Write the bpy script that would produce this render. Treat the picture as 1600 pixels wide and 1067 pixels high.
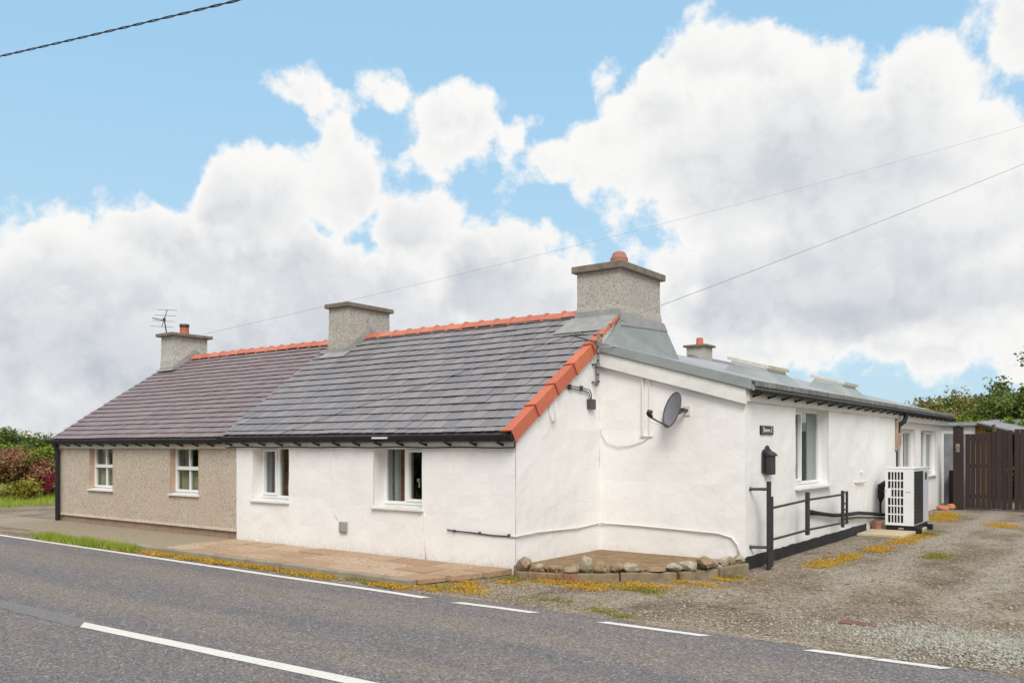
import bpy, math, random
import numpy as np
from mathutils import Vector, Matrix, noise as mnoise

rnd = random.Random(7)
scene = bpy.context.scene
for o in list(bpy.data.objects):
    bpy.data.objects.remove(o)
C = scene.collection
R = math.radians

# ------------------------------------------------------------------ camera
# X runs along the front walls (right = +X), Y away from the road, Z up,
# origin at the foot of the white gable corner.
FPX, CX, HY, YAW = 1325.0, 800.0, 697.0, R(36.56)
CAM = Vector((6.98, -9.50, 1.70))
cam = bpy.data.cameras.new('camera')
cam.sensor_width = 36.0
cam.lens = FPX / 1600.0 * 36.0
cam.shift_y = (HY - 533.5) / 1600.0
cam.clip_start = 0.1
cam.clip_end = 3000
camo = bpy.data.objects.new('camera', cam)
camo.location = CAM
camo.rotation_euler = (R(90), 0, YAW)
C.objects.link(camo)
scene.camera = camo

def pix_dir(px, py):
    r = Vector((math.cos(YAW), math.sin(YAW), 0)); f = Vector((-math.sin(YAW), math.cos(YAW), 0))
    return r * ((px - CX) / FPX) + f + Vector((0, 0, (HY - py) / FPX))

# ------------------------------------------------------------------ node helper
class NT:
    def __init__(self, tree):
        self.t = tree
    def n(self, typ, ins=None, **props):
        nd = self.t.nodes.new(typ)
        for k, v in props.items():
            setattr(nd, k, v)
        if ins:
            for k, v in ins.items():
                s = nd.inputs[k]
                if isinstance(v, bpy.types.NodeSocket):
                    self.t.links.new(v, s)
                else:
                    s.default_value = v
        return nd
    def math(self, op, a, b=None, c=None, clamp=False):
        ins = {0: a}
        if b is not None: ins[1] = b
        if c is not None: ins[2] = c
        return self.n('ShaderNodeMath', ins, operation=op, use_clamp=clamp).outputs[0]
    def vmath(self, op, a, b=None, c=None):
        ins = {0: a}
        if b is not None: ins[1] = b
        if c is not None: ins[2] = c
        nd = self.n('ShaderNodeVectorMath', ins, operation=op)
        return nd.outputs['Value'] if op in ('LENGTH', 'DOT_PRODUCT', 'DISTANCE') else nd.outputs[0]
    def mix(self, fac, a, b, blend='MIX'):
        nd = self.n('ShaderNodeMix', data_type='RGBA', blend_type=blend)
        for i, v in ((0, fac), (6, a), (7, b)):
            if isinstance(v, bpy.types.NodeSocket): self.t.links.new(v, nd.inputs[i])
            else: nd.inputs[i].default_value = v
        return nd.outputs[2]
    def mapr(self, v, a, b, c=0.0, d=1.0, smooth=False):
        return self.n('ShaderNodeMapRange', {0: v, 1: a, 2: b, 3: c, 4: d},
                      interpolation_type='SMOOTHSTEP' if smooth else 'LINEAR').outputs[0]
    def noise(self, vec, scale, detail=4, rough=0.5, dist=0.0):
        return self.n('ShaderNodeTexNoise', {'Vector': vec, 'Scale': scale, 'Detail': detail, 'Roughness': rough, 'Distortion': dist}).outputs['Fac']
    def voro(self, vec, scale, feature='F1', out='Distance', rand=1.0):
        return self.n('ShaderNodeTexVoronoi', {'Vector': vec, 'Scale': scale, 'Randomness': rand}, feature=feature).outputs[out]
    def link(self, a, b):
        self.t.links.new(a, b)

def srgb(r, g, b):
    def f(c):
        c /= 255.0
        return c / 12.92 if c <= 0.04045 else ((c + 0.055) / 1.055) ** 2.4
    return (f(r), f(g), f(b), 1.0)

# ------------------------------------------------------------------ world: sky with broken cumulus
SUN_EL, SUN_DIR = R(46), Vector((0.66, -0.75))      # direction towards the sun in plan
world = bpy.data.worlds.new('World'); scene.world = world
world.use_nodes = True
wt = world.node_tree; wt.nodes.clear(); N = NT(wt)
geo = N.n('ShaderNodeNewGeometry')
vdir = N.vmath('NORMALIZE', N.vmath('SCALE', geo.outputs['Incoming']))
vdir.node.inputs[0].links[0].from_node.inputs['Scale'].default_value = -1.0
sky = N.n('ShaderNodeTexSky', sky_type='NISHITA')
sky.sun_disc = False
sky.sun_elevation = SUN_EL
sky.sun_rotation = math.atan2(SUN_DIR.x, SUN_DIR.y)
sky.air_density = 1.0; sky.dust_density = 1.0; sky.ozone_density = 1.5

BLOBS = [(400, 300, 100, 95), (250, 410, 150, 115), (530, 290, 80, 100), (40, 490, 180, 100), (80, 370, 22, 26), (150, 385, 55, 34),
         (380, 530, 480, 200), (640, 355, 90, 85), (770, 450, 165, 95), (560, 610, 760, 150), (830, 510, 130, 120),
         (715, 200, 92, 70), (795, 215, 50, 52), (700, 248, 46, 34), (595, 145, 46, 32), (470, 150, 44, 26), (486, 180, 24, 42), (862, 268, 54, 44),
         (955, 245, 70, 56), (1140, 180, 215, 145), (1230, 260, 260, 160), (1430, 170, 135, 105), (1590, 45, 105, 100), (1480, 310, 280, 160), (940, 130, 34, 42),
         (1300, 430, 330, 140), (1050, 440, 75, 100), (1140, 490, 190, 95), (1560, 450, 300, 115), (850, 425, 48, 44), (1190, 545, 190, 60), (1440, 545, 260, 52), (60, 660, 420, 110), (700, 660, 500, 100)]
GREYS = [(710, 450, 190, 100), (520, 400, 130, 50), (150, 560, 230, 110), (420, 560, 300, 90), (1420, 490, 420, 95), (1150, 470, 160, 70), (1260, 270, 130, 70), (330, 620, 420, 90), (1000, 500, 200, 60), (330, 350, 60, 40)]
sepw = N.n('ShaderNodeSeparateXYZ', {0: vdir})
hyp = N.math('SQRT', N.math('ADD', N.math('MULTIPLY', sepw.outputs[0], sepw.outputs[0]), N.math('MULTIPLY', sepw.outputs[1], sepw.outputs[1])))
az = N.math('ARCTAN2', sepw.outputs[0], sepw.outputs[1])
te = N.math('DIVIDE', sepw.outputs[2], N.math('MAXIMUM', hyp, 0.05))
wn = N.n('ShaderNodeTexNoise', {'Vector': vdir, 'Scale': 7.0, 'Detail': 2.0, 'Roughness': 0.5}).outputs['Color']
p = N.n('ShaderNodeCombineXYZ', {0: az, 1: te, 2: 0.0}).outputs[0]
p = N.vmath('MULTIPLY_ADD', wn, (0.06, 0.06, 0.0), N.vmath('SUBTRACT', p, (0.03, 0.03, 0.0)))
def blob_field(blobs, soft):
    out = None
    for (bx, by, rx, ry) in blobs:
        v = pix_dir(bx, by); a0 = math.atan2(v.x, v.y); h0 = math.hypot(v.x, v.y); t0 = v.z / h0
        ra = rx / FPX / (1 + ((bx - CX) / FPX) ** 2); rt = ry / FPX / h0
        q = N.vmath('LENGTH', N.vmath('MULTIPLY_ADD', p, (1 / ra, 1 / rt, 0), (-a0 / ra, -t0 / rt, 0)))
        k = min(ra, rt)
        q = N.math('MULTIPLY_ADD', q, -k, k)
        out = q if out is None else (N.n('ShaderNodeMath', {0: out, 1: q, 2: soft}, operation='SMOOTH_MAX').outputs[0])
    return out
sdf = blob_field(BLOBS, 0.012)
gen = N.mapr(N.noise(vdir, 2.3, 3, 0.5), 0.32, 0.58, -0.05, 0.09)         # the same broken cloud all round
da = N.math('ABSOLUTE', N.math('ADD', az, YAW))
win = N.math('MAXIMUM', N.mapr(da, 0.62, 0.90, smooth=True), N.mapr(te, 0.56, 0.80, smooth=True))
sdf = N.math('ADD', N.math('MULTIPLY', sdf, N.math('SUBTRACT', 1.0, win)), N.math('MULTIPLY', gen, win))
n1 = N.noise(vdir, 14.0, 12, 0.60)
n2 = N.noise(N.vmath('ADD', vdir, (0.016, -0.006, 0.020)), 14.0, 5, 0.58)
vo = N.voro(N.vmath('MULTIPLY_ADD', wn, (0.10, 0.10, 0.10), vdir), 30.0, 'F1')
dens = N.math('MULTIPLY_ADD', sdf, 24.0, N.math('MULTIPLY_ADD', N.math('SUBTRACT', n1, 0.5), 3.0, N.math('MULTIPLY', N.math('SUBTRACT', 0.40, vo), 0.42)))
mask = N.mapr(dens, -0.14, 0.34, smooth=True)
relief = N.mapr(N.math('SUBTRACT', n2, n1), -0.12, 0.18, smooth=True)        # sides turned from the sun
deep = N.mapr(dens, 0.1, 1.3, smooth=True)
grey = N.mapr(N.math('MULTIPLY_ADD', N.math('SUBTRACT', n1, 0.5), 0.09, blob_field(GREYS, 0.05)), -0.06, 0.10)
greyg = N.mapr(N.noise(vdir, 3.0, 3, 0.5), 0.45, 0.70, smooth=True)
gfac = N.math('ADD', N.math('MULTIPLY', grey, N.math('SUBTRACT', 1.0, win)), N.math('MULTIPLY', greyg, win))
shade = N.math('MULTIPLY_ADD', deep, N.math('MULTIPLY_ADD', gfac, 0.64, 0.04), N.math('MULTIPLY', N.math('MULTIPLY', relief, 0.26), N.mapr(dens, 0.1, 1.0)), clamp=True)
CL = 8.8
ccol = N.mix(shade, (CL * 1.03, CL * 1.02, CL * 1.0, 1), (CL * 0.45, CL * 0.51, CL * 0.60, 1))
haze = N.mapr(sepw.outputs[2], 0.0, 0.45, 0.95, 0.80)
hz = N.mix(N.mapr(sepw.outputs[2], 0.02, 0.40), (5.2, 7.0, 8.2, 1), (3.85, 6.45, 8.8, 1))
skyc = N.mix(haze, N.mix(1.0, sky.outputs[0], (1.0, 1.25, 1.25, 1), 'MULTIPLY'), hz)
col = N.mix(mask, skyc, ccol)
world.cycles.sampling_method = 'MANUAL'
world.cycles.sample_map_resolution = 256
bg = N.n('ShaderNodeBackground', {'Color': col, 'Strength': 0.10})
wo = N.n('ShaderNodeOutputWorld', {'Surface': bg.outputs[0]})

# ------------------------------------------------------------------ sun (behind thin cloud) and exposure
sun = bpy.data.lights.new('sun', 'SUN'); sun.energy = 2.5; sun.angle = R(30); sun.color = (1.0, 0.955, 0.905)
suno = bpy.data.objects.new('sun', sun); C.objects.link(suno)
sd = Vector((SUN_DIR.x * math.cos(SUN_EL), SUN_DIR.y * math.cos(SUN_EL), math.sin(SUN_EL)))
suno.rotation_euler = sd.to_track_quat('Z', 'Y').to_euler(); suno.location = (-10, -10, 30)
scene.view_settings.view_transform = 'Standard'
scene.view_settings.look = 'None'
scene.view_settings.gamma = 1.0
scene.view_settings.exposure = 0.10
scene.view_settings.use_curve_mapping = False
scene.render.engine = 'CYCLES'
scene.cycles.max_bounces = 6

# ------------------------------------------------------------------ materials
MATS = {}
def pbr(name):
    m = bpy.data.materials.new(name); m.use_nodes = True
    t = m.node_tree; b = t.nodes['Principled BSDF']
    MATS[name] = m
    n = NT(t)
    tc = t.nodes.new('ShaderNodeTexCoord')
    geo = t.nodes.new('ShaderNodeNewGeometry')
    return m, n, b, geo.outputs['Position'], tc.outputs['Object']
def bump(n, b, h, strength, dist, prev=None):
    nd = n.n('ShaderNodeBump', {'Height': h, 'Strength': strength, 'Distance': dist})
    if prev: n.link(prev, nd.inputs['Normal'])
    n.link(nd.outputs[0], b.inputs['Normal'])
    return nd.outputs[0]
def plain(name, col, rough=0.5, var=0.12, scale=6.0, metallic=0.0, bumps=0.0, bscale=60, spec=0.5):
    m, n, b, pos, obj = pbr(name)
    v = n.mapr(n.noise(pos, scale, 5, 0.6), 0.25, 0.75, 1 - var, 1 + var)
    rgb = n.mix(1.0, col, n.n('ShaderNodeCombineXYZ', {0: v, 1: v, 2: v}).outputs[0], 'MULTIPLY')
    n.link(rgb, b.inputs['Base Color'])
    b.inputs['Roughness'].default_value = rough
    b.inputs['Metallic'].default_value = metallic
    b.inputs['Specular IOR Level'].default_value = spec
    if bumps:
        bump(n, b, n.noise(pos, bscale, 4, 0.6), bumps, 0.01)
    return m
def isl_rand(n):
    oi = n.n('ShaderNodeObjectInfo').outputs['Random']
    ir = n.n('ShaderNodeNewGeometry').outputs['Random Per Island']
    return n.math('FRACT', n.math('ADD', oi, ir))

def m_white_render():
    m, n, b, pos, obj = pbr('white_render')
    big = n.noise(pos, 1.1, 5, 0.6)
    c = n.mix(n.mapr(big, 0.35, 0.7), (0.86, 0.85, 0.83, 1), (0.81, 0.795, 0.77, 1))
    stain = n.mapr(n.noise(n.vmath('MULTIPLY', pos, (1, 1, 0.25)), 5.0, 5, 0.65), 0.60, 0.78)
    c = n.mix(n.math('MULTIPLY', stain, 0.17), c, (0.55, 0.52, 0.46, 1))
    crk = n.n('ShaderNodeTexVoronoi', {'Vector': n.vmath('MULTIPLY_ADD', n.n('ShaderNodeTexNoise', {'Vector': pos, 'Scale': 3.0, 'Detail': 5.0}).outputs['Color'], (0.5, 0.5, 0.5), pos), 'Scale': 0.7}, feature='DISTANCE_TO_EDGE').outputs['Distance']
    crack = n.math('MULTIPLY', n.mapr(crk, 0.0, 0.006, 1, 0), n.mapr(n.noise(pos, 1.7, 3), 0.50, 0.62))
    c = n.mix(n.math('MULTIPLY', crack, 0.20), c, (0.40, 0.37, 0.33, 1))
    spot = n.mapr(n.noise(pos, 31.0, 3, 0.6), 0.70, 0.76)
    c = n.mix(n.math('MULTIPLY', spot, 0.35), c, (0.50, 0.48, 0.44, 1))
    # splash-back dirt: ragged grey-green band just above the paving
    pz = n.n('ShaderNodeSeparateXYZ', {0: pos}).outputs[2]
    edge = n.math('ADD', pz, n.math('MULTIPLY', n.math('SUBTRACT', n.noise(pos, 7.0, 5, 0.7), 0.5), 0.35))
    dirt = n.math('MULTIPLY', n.mapr(edge, 0.16, 0.0), n.mapr(n.noise(pos, 23.0, 3, 0.6), 0.35, 0.65))
    c = n.mix(n.math('MULTIPLY', dirt, 0.40), c, (0.42, 0.39, 0.31, 1))
    n.link(c, b.inputs['Base Color']); b.inputs['Roughness'].default_value = 0.85
    b.inputs['Specular IOR Level'].default_value = 0.25
    p1 = bump(n, b, n.noise(pos, 7.0, 6, 0.62, 0.3), 0.34, 0.022)
    bump(n, b, n.noise(n.vmath('MULTIPLY', pos, (1, 1, 2.2)), 46.0, 4, 0.6), 0.28, 0.006, p1)
m_white_render()
def m_pebble(name, c1, c2, c3, sc, big1):
    m, n, b, pos, obj = pbr(name)
    vc = n.n('ShaderNodeTexVoronoi', {'Vector': pos, 'Scale': sc}, feature='F1')
    sepc = n.n('ShaderNodeSeparateColor', {0: vc.outputs['Color']})
    c = n.mix(sepc.outputs[0], c1, c2)
    c = n.mix(n.mapr(sepc.outputs[1], 0.72, 0.86), c, c3)
    big = n.mapr(n.noise(n.vmath('MULTIPLY', pos, (1, 1, 0.6)), 1.3, 6, 0.68), 0.46, 0.70)
    c = n.mix(n.math('MULTIPLY', big, 0.55), c, big1)
    n.link(c, b.inputs['Base Color']); b.inputs['Roughness'].default_value = 0.9
    b.inputs['Specular IOR Level'].default_value = 0.2
    p = bump(n, b, n.noise(pos, 3.0, 3, 0.5), 0.35, 0.03)
    bump(n, b, n.mapr(vc.outputs['Distance'], 0.0, 0.6, 1.0, 0.0), 0.5, 0.008, p)
m_pebble('pebbledash_tan', srgb(206, 194, 178), srgb(186, 172, 157), srgb(150, 134, 120), 72, srgb(188, 168, 146))
m_pebble('pebbledash_grey', srgb(196, 191, 182), srgb(174, 168, 160), srgb(130, 124, 118), 74, srgb(168, 160, 148))
m_pebble('pebbledash_pale', srgb(198, 196, 188), srgb(178, 175, 168), srgb(150, 146, 140), 60, srgb(180, 172, 156))

def m_slate(name, a, bcol, ccol_, rough):
    m, n, b, pos, obj = pbr(name)
    r = isl_rand(n)
    c = n.mix(r, a, bcol)
    r2 = n.math('FRACT', n.math('MULTIPLY', r, 17.31))
    c = n.mix(n.mapr(r2, 0.90, 0.98, 0, 0.45), c, ccol_)
    st = n.mapr(n.noise(n.vmath('MULTIPLY', pos, (1.0, 0.35, 0.35)), 7.0, 6, 0.65), 0.40, 0.72)
    c = n.mix(n.math('MULTIPLY', st, 0.35), c, tuple(0.5 * (x + 0.24) for x in a[:3]) + (1,))
    lich = n.mapr(n.noise(pos, 24.0, 3, 0.6), 0.68, 0.76)
    c = n.mix(n.math('MULTIPLY', lich, 0.5), c, srgb(176, 174, 158))
    n.link(c, b.inputs['Base Color'])
    n.link(n.mapr(n.noise(pos, 12, 3), 0.3, 0.7, rough - 0.08, rough + 0.14), b.inputs['Roughness'])
    bump(n, b, n.noise(n.vmath('MULTIPLY', pos, (1.6, 0.8, 0.8)), 30.0, 5, 0.65), 0.35, 0.006)
m_slate('slate_grey', srgb(121, 119, 123), srgb(141, 136, 138), srgb(146, 131, 129), 0.56)
m_slate('slate_purple', srgb(124, 110, 114), srgb(140, 125, 126), srgb(148, 130, 123), 0.60)

def m_terracotta(name, c1, c2):
    m, n, b, pos, obj = pbr(name)
    c = n.mix(isl_rand(n), c1, c2)
    c = n.mix(n.mapr(n.noise(pos, 14, 5, 0.65), 0.42, 0.72, 0.0, 0.6), c, srgb(168, 98, 74))
    n.link(c, b.inputs['Base Color']); b.inputs['Roughness'].default_value = 0.7
    bump(n, b, n.noise(pos, 60, 3), 0.15, 0.005)
m_terracotta('terracotta', srgb(208, 116, 84), srgb(190, 100, 74))
m_terracotta('terracotta_ridge', srgb(204, 128, 106), srgb(184, 108, 86))
m_terracotta('terracotta_dull', srgb(158, 112, 98), srgb(168, 120, 104))
plain('mortar', srgb(120, 112, 100), 0.9, 0.2, 20, bumps=0.4)
plain('lead', srgb(150, 150, 148), 0.55, 0.22, 5, bumps=0.2, bscale=9)
plain('lead_green', srgb(146, 153, 152), 0.5, 0.16, 2.5, bumps=0.12, bscale=7)
plain('roof_felt', srgb(158, 160, 164), 0.6, 0.20, 1.5, bumps=0.15)
plain('upvc', (0.80, 0.80, 0.78, 1), 0.35, 0.03, 8)
plain('white_board', (0.74, 0.73, 0.70, 1), 0.55, 0.10, 7, bumps=0.1)
plain('cream_board', srgb(206, 198, 180), 0.6, 0.14, 7, bumps=0.1)
plain('black_plastic', (0.016, 0.015, 0.015, 1), 0.55, 0.3, 9, spec=0.3)
plain('black_metal', (0.030, 0.028, 0.029, 1), 0.5, 0.35, 25, bumps=0.2, bscale=90)
plain('black_paint', (0.018, 0.017, 0.017, 1), 0.75, 0.5, 6, bumps=0.5, bscale=14)
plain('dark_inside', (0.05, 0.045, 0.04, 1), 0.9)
plain('concrete', srgb(150, 140, 122), 0.92, 0.28, 3.0, bumps=0.5, bscale=55, spec=0.2)
plain('concrete_mossy', srgb(138, 124, 100), 0.95, 0.35, 5.0, bumps=0.6, bscale=40, spec=0.2)
plain('cap_stone', srgb(126, 116, 104), 0.95, 0.35, 9, bumps=0.6, bscale=45, spec=0.2)
plain('plinth_brown', srgb(158, 136, 116), 0.9, 0.25, 6, bumps=0.4)
plain('brown_reveal', srgb(186, 158, 138), 0.9, 0.2, 8)
plain('grey_plastic', srgb(150, 150, 152), 0.5, 0.12, 9)
plain('dark_grey_plastic', srgb(70, 68, 72), 0.5, 0.15, 9)
plain('dish_grey', srgb(120, 122, 130), 0.45, 0.12, 6)
plain('galvanised', srgb(150, 150, 150), 0.4, 0.25, 20, metallic=0.6)
plain('white_cable', (0.72, 0.70, 0.67, 1), 0.6, 0.08)
plain('wire_dark', srgb(70, 64, 66), 0.6, 0.1)
plain('wire_grey', srgb(140, 140, 144), 0.6, 0.1)
plain('heat_pump_white', (0.78, 0.79, 0.80, 1), 0.35, 0.03, 5)
plain('heat_pump_white_shaded', srgb(192, 194, 200), 0.4, 0.05, 5)  # white casing again, with the shade of the side face put into the colour
plain('curtain_dark', srgb(176, 116, 100), 0.9, 0.2, 12)
plain('curtain_white', srgb(226, 218, 212), 0.9, 0.1, 12)
plain('blind_green', srgb(206, 200, 164), 0.9, 0.1, 4)
plain('curtain_green', srgb(120, 136, 128), 0.9, 0.2, 9)
plain('rusty_iron', srgb(116, 84, 72), 0.85, 0.35, 30, bumps=0.4)
plain('shed_yellow', srgb(190, 150, 84), 0.8, 0.25, 10)
plain('pale_frame', srgb(204, 200, 190), 0.6, 0.16, 9)
plain('cover_ochre', srgb(184, 176, 152), 0.7, 0.25, 14)
plain('felt_grey', srgb(140, 142, 146), 0.9, 0.2, 3, bumps=0.4)
plain('white_wall', (0.76, 0.75, 0.72, 1), 0.85, 0.08, 2)
plain('orange_plastic', srgb(214, 112, 40), 0.5, 0.1)
plain('bark', srgb(92, 80, 66), 0.95, 0.35, 18, bumps=0.8, bscale=30)
plain('pole_wood', srgb(96, 82, 70), 0.9, 0.3, 12, bumps=0.4)
plain('soil', srgb(140, 118, 92), 0.98, 0.35, 9, bumps=0.8, bscale=50, spec=0.1)

def m_timber():
    m, n, b, pos, obj = pbr('dark_timber')
    r = n.n('ShaderNodeObjectInfo').outputs['Random']
    c = n.mix(r, srgb(48, 36, 33), srgb(62, 45, 40))
    g = n.noise(n.vmath('MULTIPLY', pos, (26, 26, 1.4)), 1.0, 6, 0.65)
    c = n.mix(n.mapr(g, 0.4, 0.7, 0, 0.6), c, srgb(40, 28, 28))
    n.link(c, b.inputs['Base Color']); b.inputs['Roughness'].default_value = 0.75
    bump(n, b, g, 0.4, 0.006)
m_timber()
def m_stone(name, c1, c2, c3):
    m, n, b, pos, obj = pbr(name)
    c = n.mix(isl_rand(n), c1, c2)
    c = n.mix(n.mapr(n.noise(pos, 16, 5, 0.7), 0.45, 0.70), c, c3)
    n.link(c, b.inputs['Base Color']); b.inputs['Roughness'].default_value = 0.9
    b.inputs['Specular IOR Level'].default_value = 0.25
    bump(n, b, n.noise(pos, 34, 5, 0.65), 0.6, 0.015)
m_stone('stone', srgb(150, 132, 110), srgb(178, 170, 152), srgb(120, 104, 80))
m_stone('stone_pale', srgb(168, 160, 142), srgb(180, 172, 154), srgb(136, 124, 100))
m_stone('stone_brown', srgb(146, 122, 96), srgb(164, 142, 116), srgb(110, 92, 70))
m_stone('stone_wall', srgb(112, 98, 82), srgb(140, 126, 108), srgb(90, 84, 60))
m_stone('gravel_stone', srgb(136, 122, 104), srgb(186, 176, 160), srgb(110, 96, 80))
m_stone('gravel_pale', srgb(140, 138, 128), srgb(190, 188, 176), srgb(124, 120, 108))
m_stone('brick_orange', srgb(196, 116, 78), srgb(176, 104, 76), srgb(206, 160, 124))
m_stone('paving', srgb(170, 140, 112), srgb(194, 172, 148), srgb(148, 120, 94))
m_stone('pad_concrete', srgb(200, 186, 156), srgb(196, 182, 152), srgb(176, 160, 128))
m_stone('paving_grey', srgb(164, 150, 130), srgb(152, 142, 124), srgb(136, 122, 100))

def m_asphalt():
    m, n, b, pos, obj = pbr('asphalt')
    sx = n.n('ShaderNodeSeparateXYZ', {0: pos})
    vc = n.n('ShaderNodeTexVoronoi', {'Vector': pos, 'Scale': 60.0}, feature='F1')
    sc = n.n('ShaderNodeSeparateColor', {0: vc.outputs['Color']})
    chip = n.mapr(sc.outputs[0], 0.0, 1.0, 0.55, 1.45)
    c0 = n.mix(n.mapr(n.noise(n.vmath('MULTIPLY', pos, (0.25, 1.6, 1)), 1.2, 6, 0.62), 0.38, 0.62),
               srgb(107, 105, 106), srgb(119, 112, 110))
    # wheel tracks: chippings worn in lengthwise bands
    wob = n.math('MULTIPLY', n.math('SUBTRACT', n.noise(n.vmath('MULTIPLY', pos, (0.3, 0.3, 0)), 1.0, 3), 0.5), 0.9)
    yy = n.math('ADD', sx.outputs[1], wob)
    tr = n.math('MULTIPLY', n.mapr(n.math('ABSOLUTE', n.math('ADD', yy, 2.95)), 0.15, 0.60, 1, 0, True), 1.0)
    tr2 = n.mapr(n.math('ABSOLUTE', n.math('ADD', yy, 4.55)), 0.1, 0.5, 1, 0, True)
    c0 = n.mix(n.math('MULTIPLY', n.math('MAXIMUM', tr, tr2), 0.55), c0, srgb(130, 121, 111))
    c = n.mix(1.0, c0, n.n('ShaderNodeCombineXYZ', {0: chip, 1: chip, 2: chip}).outputs[0], 'MULTIPLY')
    lite = n.mapr(sc.outputs[1], 0.93, 0.97)
    c = n.mix(n.math('MULTIPLY', lite, 0.6), c, srgb(186, 180, 172))
    brown = n.mapr(n.noise(n.vmath('MULTIPLY', pos, (0.6, 1.4, 1)), 1.6, 6, 0.72), 0.54, 0.68)
    c = n.mix(n.math('MULTIPLY', brown, 0.30), c, srgb(124, 110, 99))
    oil = n.mapr(n.noise(n.vmath('MULTIPLY', pos, (0.35, 1.5, 1)), 1.9, 6, 0.7), 0.58, 0.70)
    c = n.mix(n.math('MULTIPLY', oil, 0.35), c, srgb(84, 83, 86))
    n.link(c, b.inputs['Base Color']); b.inputs['Roughness'].default_value = 0.82
    b.inputs['Specular IOR Level'].default_value = 0.35
    bump(n, b, n.mapr(vc.outputs['Distance'], 0, 0.6, 1, 0), 0.7, 0.008)
m_asphalt()
def m_tar():
    plain('tar_patch', srgb(120, 117, 117), 0.8, 0.3, 30, bumps=0.6, bscale=110)
m_tar()
def m_paint():
    m, n, b, pos, obj = pbr('road_paint')
    w = n.mapr(n.noise(pos, 30, 7, 0.78), 0.585, 0.66)
    c = n.mix(n.math('MULTIPLY', n.noise(pos, 5, 4), 0.5), (0.74, 0.72, 0.67, 1), (0.58, 0.56, 0.51, 1))
    c = n.mix(w, c, srgb(122, 118, 114))
    n.link(c, b.inputs['Base Color']); b.inputs['Roughness'].default_value = 0.7
    bump(n, b, n.noise(pos, 80, 3), 0.4, 0.006)
m_paint()
def m_gravel():
    m, n, b, pos, obj = pbr('gravel')
    vc = n.n('ShaderNodeTexVoronoi', {'Vector': pos, 'Scale': 42.0}, feature='F1')
    sc = n.n('ShaderNodeSeparateColor', {0: vc.outputs['Color']})
    big = n.noise(pos, 0.55, 6, 0.62)
    c0 = n.mix(n.mapr(big, 0.36, 0.62), srgb(122, 107, 91), srgb(158, 146, 129))
    damp = n.mapr(n.noise(n.vmath('MULTIPLY', pos, (1.0, 0.5, 1)), 1.1, 6, 0.68), 0.50, 0.66)
    c0 = n.mix(n.math('MULTIPLY', damp, 0.75), c0, srgb(90, 76, 61))
    sxg = n.n('ShaderNodeSeparateXYZ', {0: pos})
    wobx = n.math('ADD', sxg.outputs[0], n.math('MULTIPLY', n.math('SUBTRACT', n.noise(pos, 0.5, 4, 0.6), 0.5), 1.3))
    tk = n.math('MAXIMUM', n.mapr(n.math('ABSOLUTE', n.math('SUBTRACT', wobx, 3.95)), 0.10, 0.42, 1, 0, True), n.mapr(n.math('ABSOLUTE', n.math('SUBTRACT', wobx, 5.35)), 0.10, 0.42, 1, 0, True))
    tk = n.math('MULTIPLY', tk, n.mapr(sxg.outputs[1], -0.5, 2.0, 0.2, 0.7))
    c0 = n.mix(tk, c0, srgb(164, 155, 141))
    chip = n.mapr(sc.outputs[0], 0, 1, 0.62, 1.38)
    c = n.mix(1.0, c0, n.n('ShaderNodeCombineXYZ', {0: chip, 1: chip, 2: chip}).outputs[0], 'MULTIPLY')
    c = n.mix(n.math('MULTIPLY', n.mapr(sc.outputs[1], 0.9, 0.96), 0.7), c, srgb(190, 184, 174))
    moss = n.mapr(n.noise(pos, 1.9, 6, 0.7), 0.60, 0.74)
    c = n.mix(n.math('MULTIPLY', moss, 0.5), c, srgb(112, 98, 50))
    n.link(c, b.inputs['Base Color']); b.inputs['Roughness'].default_value = 0.95
    b.inputs['Specular IOR Level'].default_value = 0.2
    p = bump(n, b, n.noise(pos, 6, 4, 0.6), 0.4, 0.03)
    bump(n, b, n.mapr(vc.outputs['Distance'], 0, 0.6, 1, 0), 0.9, 0.018, p)
m_gravel()
def m_ground():
    m, n, b, pos, obj = pbr('ground_grass')
    c = n.mix(n.mapr(n.noise(pos, 0.6, 6, 0.65), 0.35, 0.65), srgb(104, 118, 48), srgb(146, 140, 66))
    n.link(c, b.inputs['Base Color']); b.inputs['Roughness'].default_value = 0.95
    bump(n, b, n.noise(pos, 18, 5, 0.7), 0.7, 0.05)
m_ground()
def m_leaf(name, a, bcol, c3):
    m, n, b, pos, obj = pbr(name)
    r = n.n('ShaderNodeNewGeometry').outputs['Random Per Island']
    att = n.n('ShaderNodeAttribute', attribute_name='tint').outputs['Fac']
    c = n.mix(att, a, bcol)
    c = n.mix(n.mapr(r, 0.75, 0.95), c, c3)
    v = n.mapr(n.math('FRACT', n.math('MULTIPLY', r, 7.7)), 0, 1, 0.75, 1.25)
    c = n.mix(1.0, c, n.n('ShaderNodeCombineXYZ', {0: v, 1: v, 2: v}).outputs[0], 'MULTIPLY')
    n.link(c, b.inputs['Base Color']); b.inputs['Roughness'].default_value = 0.55
    b.inputs['Specular IOR Level'].default_value = 0.3
    tr = n.n('ShaderNodeBsdfTranslucent', {'Color': c})
    mx = n.n('ShaderNodeMixShader', {0: 0.28, 1: b.outputs[0], 2: tr.outputs[0]})
    out = m.node_tree.nodes['Material Output']
    n.link(mx.outputs[0], out.inputs['Surface'])
m_leaf('leaf_green', srgb(76, 98, 44), srgb(114, 132, 60), srgb(134, 132, 74))
m_leaf('leaf_bright', srgb(108, 136, 44), srgb(144, 162, 58), srgb(140, 138, 60))
m_leaf('leaf_dark', srgb(64, 86, 40), srgb(98, 118, 54), srgb(116, 122, 62))
m_leaf('leaf_olive', srgb(106, 118, 56), srgb(150, 146, 80), srgb(164, 126, 82))
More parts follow.
